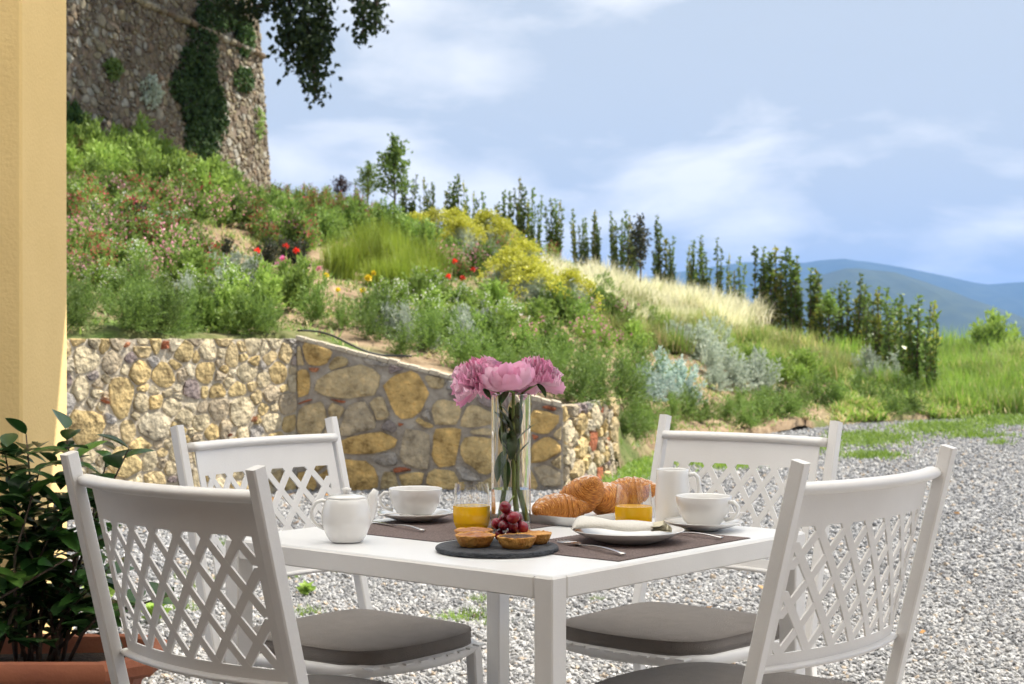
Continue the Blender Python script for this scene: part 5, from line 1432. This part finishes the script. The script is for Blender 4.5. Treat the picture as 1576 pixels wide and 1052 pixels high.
def croissant_mat():
    m, n, out = new_mat('croissant_crust'); b = n.nodes.new('ShaderNodeBsdfPrincipled'); b.inputs['Roughness'].default_value = .42; b.inputs['Specular IOR Level'].default_value = .45
    n.links.new(b.outputs[0], out.inputs[0]); tc = n.nodes.new('ShaderNodeTexCoord'); mp = n.nodes.new('ShaderNodeMapping'); mp.inputs['Scale'].default_value = (6, 1, 1)
    at_ = n.nodes.new('ShaderNodeAttribute'); at_.attribute_name = 'wrap'; n.links.new(at_.outputs['Vector'], mp.inputs['Vector'])
    t = n.nodes.new('ShaderNodeTexNoise'); t.inputs['Scale'].default_value = 9; t.inputs['Detail'].default_value = 8; n.links.new(mp.outputs[0], t.inputs['Vector'])
    r = ramp(n, [(.36, (.22, .05, .008)), (.5, (.56, .19, .025)), (.66, (.82, .44, .10))]); n.links.new(t.outputs['Fac'], r.inputs[0])
    ge = n.nodes.new('ShaderNodeNewGeometry'); sx = n.nodes.new('ShaderNodeSeparateXYZ'); n.links.new(ge.outputs['True Normal'], sx.inputs[0])
    t2 = n.nodes.new('ShaderNodeTexNoise'); t2.inputs['Scale'].default_value = 140; t2.inputs['Detail'].default_value = 6; n.links.new(tc.outputs['Object'], t2.inputs['Vector'])
    mu = n.nodes.new('ShaderNodeMath'); mu.operation = 'MULTIPLY'; n.links.new(sx.outputs['Z'], mu.inputs[0]); n.links.new(t2.outputs['Fac'], mu.inputs[1])
    sr = ramp(n, [(.40, (0, 0, 0)), (.58, (.85, .85, .85))]); n.links.new(mu.outputs[0], sr.inputs[0])
    mx = n.nodes.new('ShaderNodeMix'); mx.data_type = 'RGBA'; n.links.new(sr.outputs[0], mx.inputs[0]); n.links.new(r.outputs[0], mx.inputs[6]); mx.inputs[7].default_value = (.85, .80, .72, 1)
    n.links.new(mx.outputs[2], b.inputs['Base Color'])
    bp = n.nodes.new('ShaderNodeBump'); bp.inputs['Strength'].default_value = .55; bp.inputs['Distance'].default_value = .004; n.links.new(t.outputs['Fac'], bp.inputs['Height']); n.links.new(bp.outputs[0], b.inputs['Normal'])
    return m
CM = croissant_mat()
def croissant(p, L, rad, rz, tilt, label, seed):
    rs = np.random.default_rng(seed); V = []; wr = []; nt_, nk_ = 84, 30; arc = 1.5; Rr = L / 2 / math.sin(arc / 2)
    for i in range(nt_ + 1):
        t = i / nt_ * 2 - 1
        for k in range(nk_):
            th = 2 * math.pi * k / nk_
            sh = t + .055 * math.cos(th + .6)                       # slanted dough layers
            st = (abs(sh) * 4.2) % 1.0
            r_ = rad * max(.10, (1 - abs(t) ** 2.1 * .80)) * (1.0 + .13 * (1 - st) ** .7 - .06) * (1 + .02 * math.sin(3 * th + seed) + rs.normal(0, .004))
            ang = t * arc / 2; x = Rr * math.sin(ang); y = Rr * (1 - math.cos(ang))
            dx, dy = -math.sin(ang), math.cos(ang)
            V.append((x + dx * r_ * math.cos(th), y + dy * r_ * math.cos(th), r_ * .88 * math.sin(th))); wr.append((sh * 1.2, th * .25, 0))
    F = [(i * nk_ + k, i * nk_ + (k + 1) % nk_, (i + 1) * nk_ + (k + 1) % nk_, (i + 1) * nk_ + k) for i in range(nt_) for k in range(nk_)] + [tuple(range(nk_ - 1, -1, -1)), tuple(range(nt_ * nk_, (nt_ + 1) * nk_))]
    me = mesh_data('croissant', V, F, CM); a = me.attributes.new('wrap', 'FLOAT_VECTOR', 'POINT'); a.data.foreach_set('vector', np.array(wr, dtype=np.float32).ravel())
    o = link('croissant', me, None, p, (tilt[0], tilt[1], rz)); tag(o, label, 'croissant')
croissant(at(858, 782, 3.38), .115, .034, R(200), (.1, .05), 'pale golden croissant lying lowest at the vase end of the tray', 1)
croissant(at(893, 764, 3.42), .130, .040, R(140), (.25, .55), 'big sugar-dusted croissant leaning on top in the middle of the tray', 2)
croissant(at(935, 769, 3.47), .125, .039, R(70), (.0, .2), 'brown croissant squeezed behind the sugared one', 3)
croissant(at(968, 757, 3.50), .118, .035, R(185), (.2, .1), 'croissant seen above the juice tumbler', 4)

# vase, water and three peonies
vs_ = empty('vase', T(-.002, 3.235) + PM); tag(vs_, 'tall clear glass cylinder vase holding pink peonies', 'vase')
MB().lathe([(.0, .0), (.037, .0), (.039, .002), (.039, .268), (.0378, .2692), (.0365, .268), (.0365, .017), (.034, .014), (.0, .0135)], 72).build('glass_cylinder', M['glass'], vs_, auto=35)
MB().lathe([(.0, .0133), (.0340, .0138), (.0367, .0170), (.0367, .082), (.0, .082)], 72).build('water', M['water'], vs_, auto=35)
M['petal'] = leafmat('peony_petal', (.93, .40, .64), (.98, .68, .82), .55, .30, .06)
M['petal_in'] = leafmat('peony_petal_inner', (.90, .28, .54), (.95, .52, .70), .55, .3, .06)
def petal(L, W, cup_, ruff, rs):
    V = []; nu, nv = 6, 6; ph = rs.uniform(0, 6.28)
    for i in range(nu + 1):
        v = i / nu
        w = W * (math.sin(math.pi * min(1, .12 + v * .70)) ** .8)
        for j in range(nv + 1):
            u = j / nv * 2 - 1
            z = L * v; x = u * w / 2
            y = cup_ * L * (math.sin(v * 2.2) * .55 - .30 * u * u * v) + ruff * L * v ** 2 * math.sin(u * 6 + ph) * .22
            zz = z * (1 - .10 * u * u) + ruff * L * v ** 3 * .10 * math.sin(u * 11 + ph * 2)
            V.append((x, -y, zz))
    F = [(i * (nv + 1) + j, i * (nv + 1) + j + 1, (i + 1) * (nv + 1) + j + 1, (i + 1) * (nv + 1) + j) for i in range(nu) for j in range(nv)]
    return [Vector(v) for v in V], F
def bloom(seed, R0, closed):
    rs = np.random.default_rng(seed); mb = MB(); mi = []
    rings = ([(14, .3, 1.0, .75, 1.25, 0.9), (12, .45, 1.0, .75, 1.2, .8), (9, .8, 1.0, .7, 1.0, .7)] if closed else
             [(14, .10, .85, .42, .7, 2.2), (20, .35, .93, .46, .6, 2.2), (22, .60, 1.0, .52, .5, 2.1), (22, .88, 1.0, .58, .42, 1.9), (20, 1.18, 1.02, .62, .38, 1.7), (16, 1.55, 1.0, .7, .35, 1.4)])
    for ri, (n, tilt, l, w, cp_, rf) in enumerate(rings):
        for k in range(n):
            Vp, Fp = petal(R0 * l * rs.uniform(.85, 1.1), R0 * w * rs.uniform(.85, 1.15) * (1.25 if closed else 1), cp_ * (1.0 if closed else .8), rf * .55, rs)
            az = 2 * math.pi * (k + rs.uniform(-.25, .25)) / n + ri * .5; tl = tilt + rs.normal(0, .10)
            Mx = Matrix.Rotation(az, 3, 'Z') @ Matrix.Rotation(tl if not closed else tl * .55, 3, 'X')
            o_ = Mx @ Vector((0, 0, .02 * R0)); off = Matrix.Rotation(az, 3, 'Z') @ Vector((0, -(.10 + .42 * (closed > 0)) * R0 * (.4 + ri * .25), 0))
            mb.add([Mx @ v + o_ + off for v in Vp], Fp); mi += [0 if (ri > 1 or closed) else 1] * len(Fp)
    return mesh_data('bloom', mb.V, mb.F, [M['petal'], M['petal_in']], midx=mi)
vb = Vector((-.002, 3.235, TZ + .0016))
def leaf_blade(L, W, fold=.25, curl=.25, n=7):
    V = []; F = []
    for i in range(n + 1):
        t = i / n; w = W * .5 * (math.sin(math.pi * t ** .85) ** .8) * (1 if t < 1 else 0) + 1e-4
        z = -curl * L * t * t
        V += [(-w, L * t, z + fold * w), (0, L * t, z), (w, L * t, z + fold * w)]
    for i in range(n):
        F += [(i * 3, i * 3 + 1, i * 3 + 4, i * 3 + 3), (i * 3 + 1, i * 3 + 2, i * 3 + 5, i * 3 + 4)]
    return V, F
PLEAF = MB().add(*leaf_blade(.085, .03)).data('leaf', M['leaf_dark'])
PEO = [((740, 584), 3.225, .047, 0, (-.35, .0), 31, (-.012, -.004), (-.020, .010), 'full ruffled pink peony over the juice glass side of the vase'),
       ((783, 590), 3.190, .043, 1, (.0, .15), 32, (.006, .0), (.004, -.016), 'half closed pale pink peony bud between the two open blooms'),
       ((827, 581), 3.240, .044, 0, (.30, .0), 33, (.014, .006), (.018, .006), 'full ruffled pink peony leaning towards the croissants')]
for (px_, Yp, r0, cl, tl, sd_, b0, b1, lb) in PEO:
    hd = at(px_[0], px_[1], Yp)
    e = empty('peony', vb); tag(e, lb, 'flower')
    base = hd - vb - Vector((0, 0, r0 * (.35 if cl else .30)))
    link('bloom', bloom(sd_, r0, cl), e, base, (-tl[1], tl[0], sd_), (1, 1, 1.22))
    sp = [Vector((b0[0] * 1.6, b0[1] * 1.6, .018)), Vector((b0[0] * .9, b0[1], .075)), Vector((b0[0], b0[1], .15)), Vector((b1[0], b1[1], .235)), Vector((b1[0] * 1.25, b1[1] * 1.3, .272)), base + Vector((0, 0, .004))]
    st_ = MB().tube(sp, [.0042, .0040, .0036, .0034, .0034, .004], 10); st_ = st_.build('stem', M['stem'], e)
    rs = np.random.default_rng(sd_ + 50)
    for k in range(7):
        az = rs.uniform(0, 6.28); zz = rs.uniform(.12, .215)
        q = sp[2].lerp(sp[3], (zz - .12) / .1) if zz > .15 else sp[2]
        link('leaf', PLEAF, st_, (q.x * .6, q.y * .6, zz), (R(rs.uniform(50, 85)) * (1 if rs.random() < .6 else -.9), 0, az), rs.uniform(.55, .85))
    for k in range(3):
        link('sepal', PLEAF, st_, base + Vector((0, 0, .002)), (R(-18 + rs.uniform(-10, 10)), 0, k * 2.1 + sd_), .48)

# ================================================================ POTTED SHRUB
pt = empty('planter', (-1.47, 4.42, 0)); tag(pt, 'terracotta trough with cut corners standing before the yellow pillar', 'planter')
def octo(hx, hy, c): return [(-hx + c, -hy), (hx - c, -hy), (hx, -hy + c), (hx, hy - c), (hx - c, hy), (-hx + c, hy), (-hx, hy - c), (-hx, -hy + c)]
V = []; F = []; lay = [(.42, .15, .08, .0), (.46, .175, .09, .225), (.463, .178, .09, .235), (.52, .215, .10, .240), (.528, .222, .10, .25), (.53, .225, .10, .275), (.522, .218, .10, .292), (.50, .20, .095, .296), (.485, .185, .09, .29), (.475, .178, .088, .262), (.465, .17, .085, .20)]
for hx, hy, c, z in lay: V += [(x, y, z) for x, y in octo(hx, hy, c)]
F = [(i * 8 + k, i * 8 + (k + 1) % 8, i * 8 + 8 + (k + 1) % 8, i * 8 + 8 + k) for i in range(len(lay) - 1) for k in range(8)] + [tuple(range(7, -1, -1))]
MB().add(V, F).build('trough', M['terracotta'], pt, auto=35)
MB().add([(x, y, .245 + .012 * math.sin(i * 2.3)) for i, (x, y) in enumerate(octo(.478, .182, .088))] + [(0, 0, .262)], [(k, (k + 1) % 8, 8) for k in range(8)]).build('soil', M['soil'], pt)
cam_leaf = []
for (L, W, f, c) in ((.085, .047, .3, .22), (.075, .045, .2, .38), (.09, .044, .4, .12)):
    cam_leaf.append(MB().add(*leaf_blade(L, W, f, c, 8)).data('leaf', None))
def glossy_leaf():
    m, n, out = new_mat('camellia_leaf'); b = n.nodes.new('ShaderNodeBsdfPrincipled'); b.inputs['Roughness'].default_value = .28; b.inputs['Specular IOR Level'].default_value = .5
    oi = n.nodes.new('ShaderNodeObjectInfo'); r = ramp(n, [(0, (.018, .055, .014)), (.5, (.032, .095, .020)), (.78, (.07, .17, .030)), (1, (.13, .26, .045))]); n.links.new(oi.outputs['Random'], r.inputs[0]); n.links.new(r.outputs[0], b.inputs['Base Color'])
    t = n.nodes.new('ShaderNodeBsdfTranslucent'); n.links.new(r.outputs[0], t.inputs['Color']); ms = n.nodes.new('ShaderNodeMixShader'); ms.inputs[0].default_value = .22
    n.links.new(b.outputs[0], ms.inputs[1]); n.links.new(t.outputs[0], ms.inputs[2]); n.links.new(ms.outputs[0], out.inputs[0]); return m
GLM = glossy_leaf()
for me in cam_leaf: me.materials.clear(); me.materials.append(GLM)
sh = empty('potted_shrub', (-1.28, 4.42, .25)); tag(sh, 'glossy dark green camellia shrub growing in the terracotta trough', 'shrub')
rs = np.random.default_rng(77); S0 = Vector(sh.location); wood = MB(); nleaf = 0
TIPS = [(100, 660, 4.40), (165, 706, 4.42), (198, 690, 4.30), (40, 668, 4.50), (8, 700, 4.42), (62, 720, 4.32), (128, 745, 4.52), (20, 765, 4.35), (95, 790, 4.30), (150, 800, 4.45), (55, 830, 4.50), (120, 850, 4.30), (-30, 740, 4.45), (-25, 840, 4.4), (175, 865, 4.42), (30, 890, 4.30), (85, 905, 4.48), (140, 905, 4.33), (195, 925, 4.4), (265, 915, 4.25), (-60, 800, 4.4), (75, 760, 4.55), (10, 930, 4.35), (150, 950, 4.46)]
for i, (x, y, Yt) in enumerate(TIPS):
    tip = at(x, y, Yt) - S0; b0 = Vector((rs.normal(0, .06) + tip.x * .25, rs.normal(0, .04), 0)); mid = b0.lerp(tip, .5) + Vector((rs.normal(0, .03), rs.normal(0, .03), .04))
    pts = [b0, b0.lerp(mid, .5) + Vector((0, 0, .02)), mid, mid.lerp(tip, .5), tip]
    wood.tube(pts, [.006, .005, .004, .003, .0018], 6)
    n = 14 if y < 850 else 10
    for k in range(n):
        t = .30 + .70 * k / (n - 1); f = t * 4; j = min(int(f), 3); q = pts[j].lerp(pts[j + 1], f - j)
        az = k * 2.39 + i + rs.normal(0, .3); el = rs.uniform(-.15, .75) + (.35 if k == n - 1 else 0)
        link('leaf', cam_leaf[int(rs.integers(3))], sh, q, (el, rs.normal(0, .3), az), rs.uniform(.85, 1.3)); nleaf += 1
wood.build('branches', M['bark'], sh)
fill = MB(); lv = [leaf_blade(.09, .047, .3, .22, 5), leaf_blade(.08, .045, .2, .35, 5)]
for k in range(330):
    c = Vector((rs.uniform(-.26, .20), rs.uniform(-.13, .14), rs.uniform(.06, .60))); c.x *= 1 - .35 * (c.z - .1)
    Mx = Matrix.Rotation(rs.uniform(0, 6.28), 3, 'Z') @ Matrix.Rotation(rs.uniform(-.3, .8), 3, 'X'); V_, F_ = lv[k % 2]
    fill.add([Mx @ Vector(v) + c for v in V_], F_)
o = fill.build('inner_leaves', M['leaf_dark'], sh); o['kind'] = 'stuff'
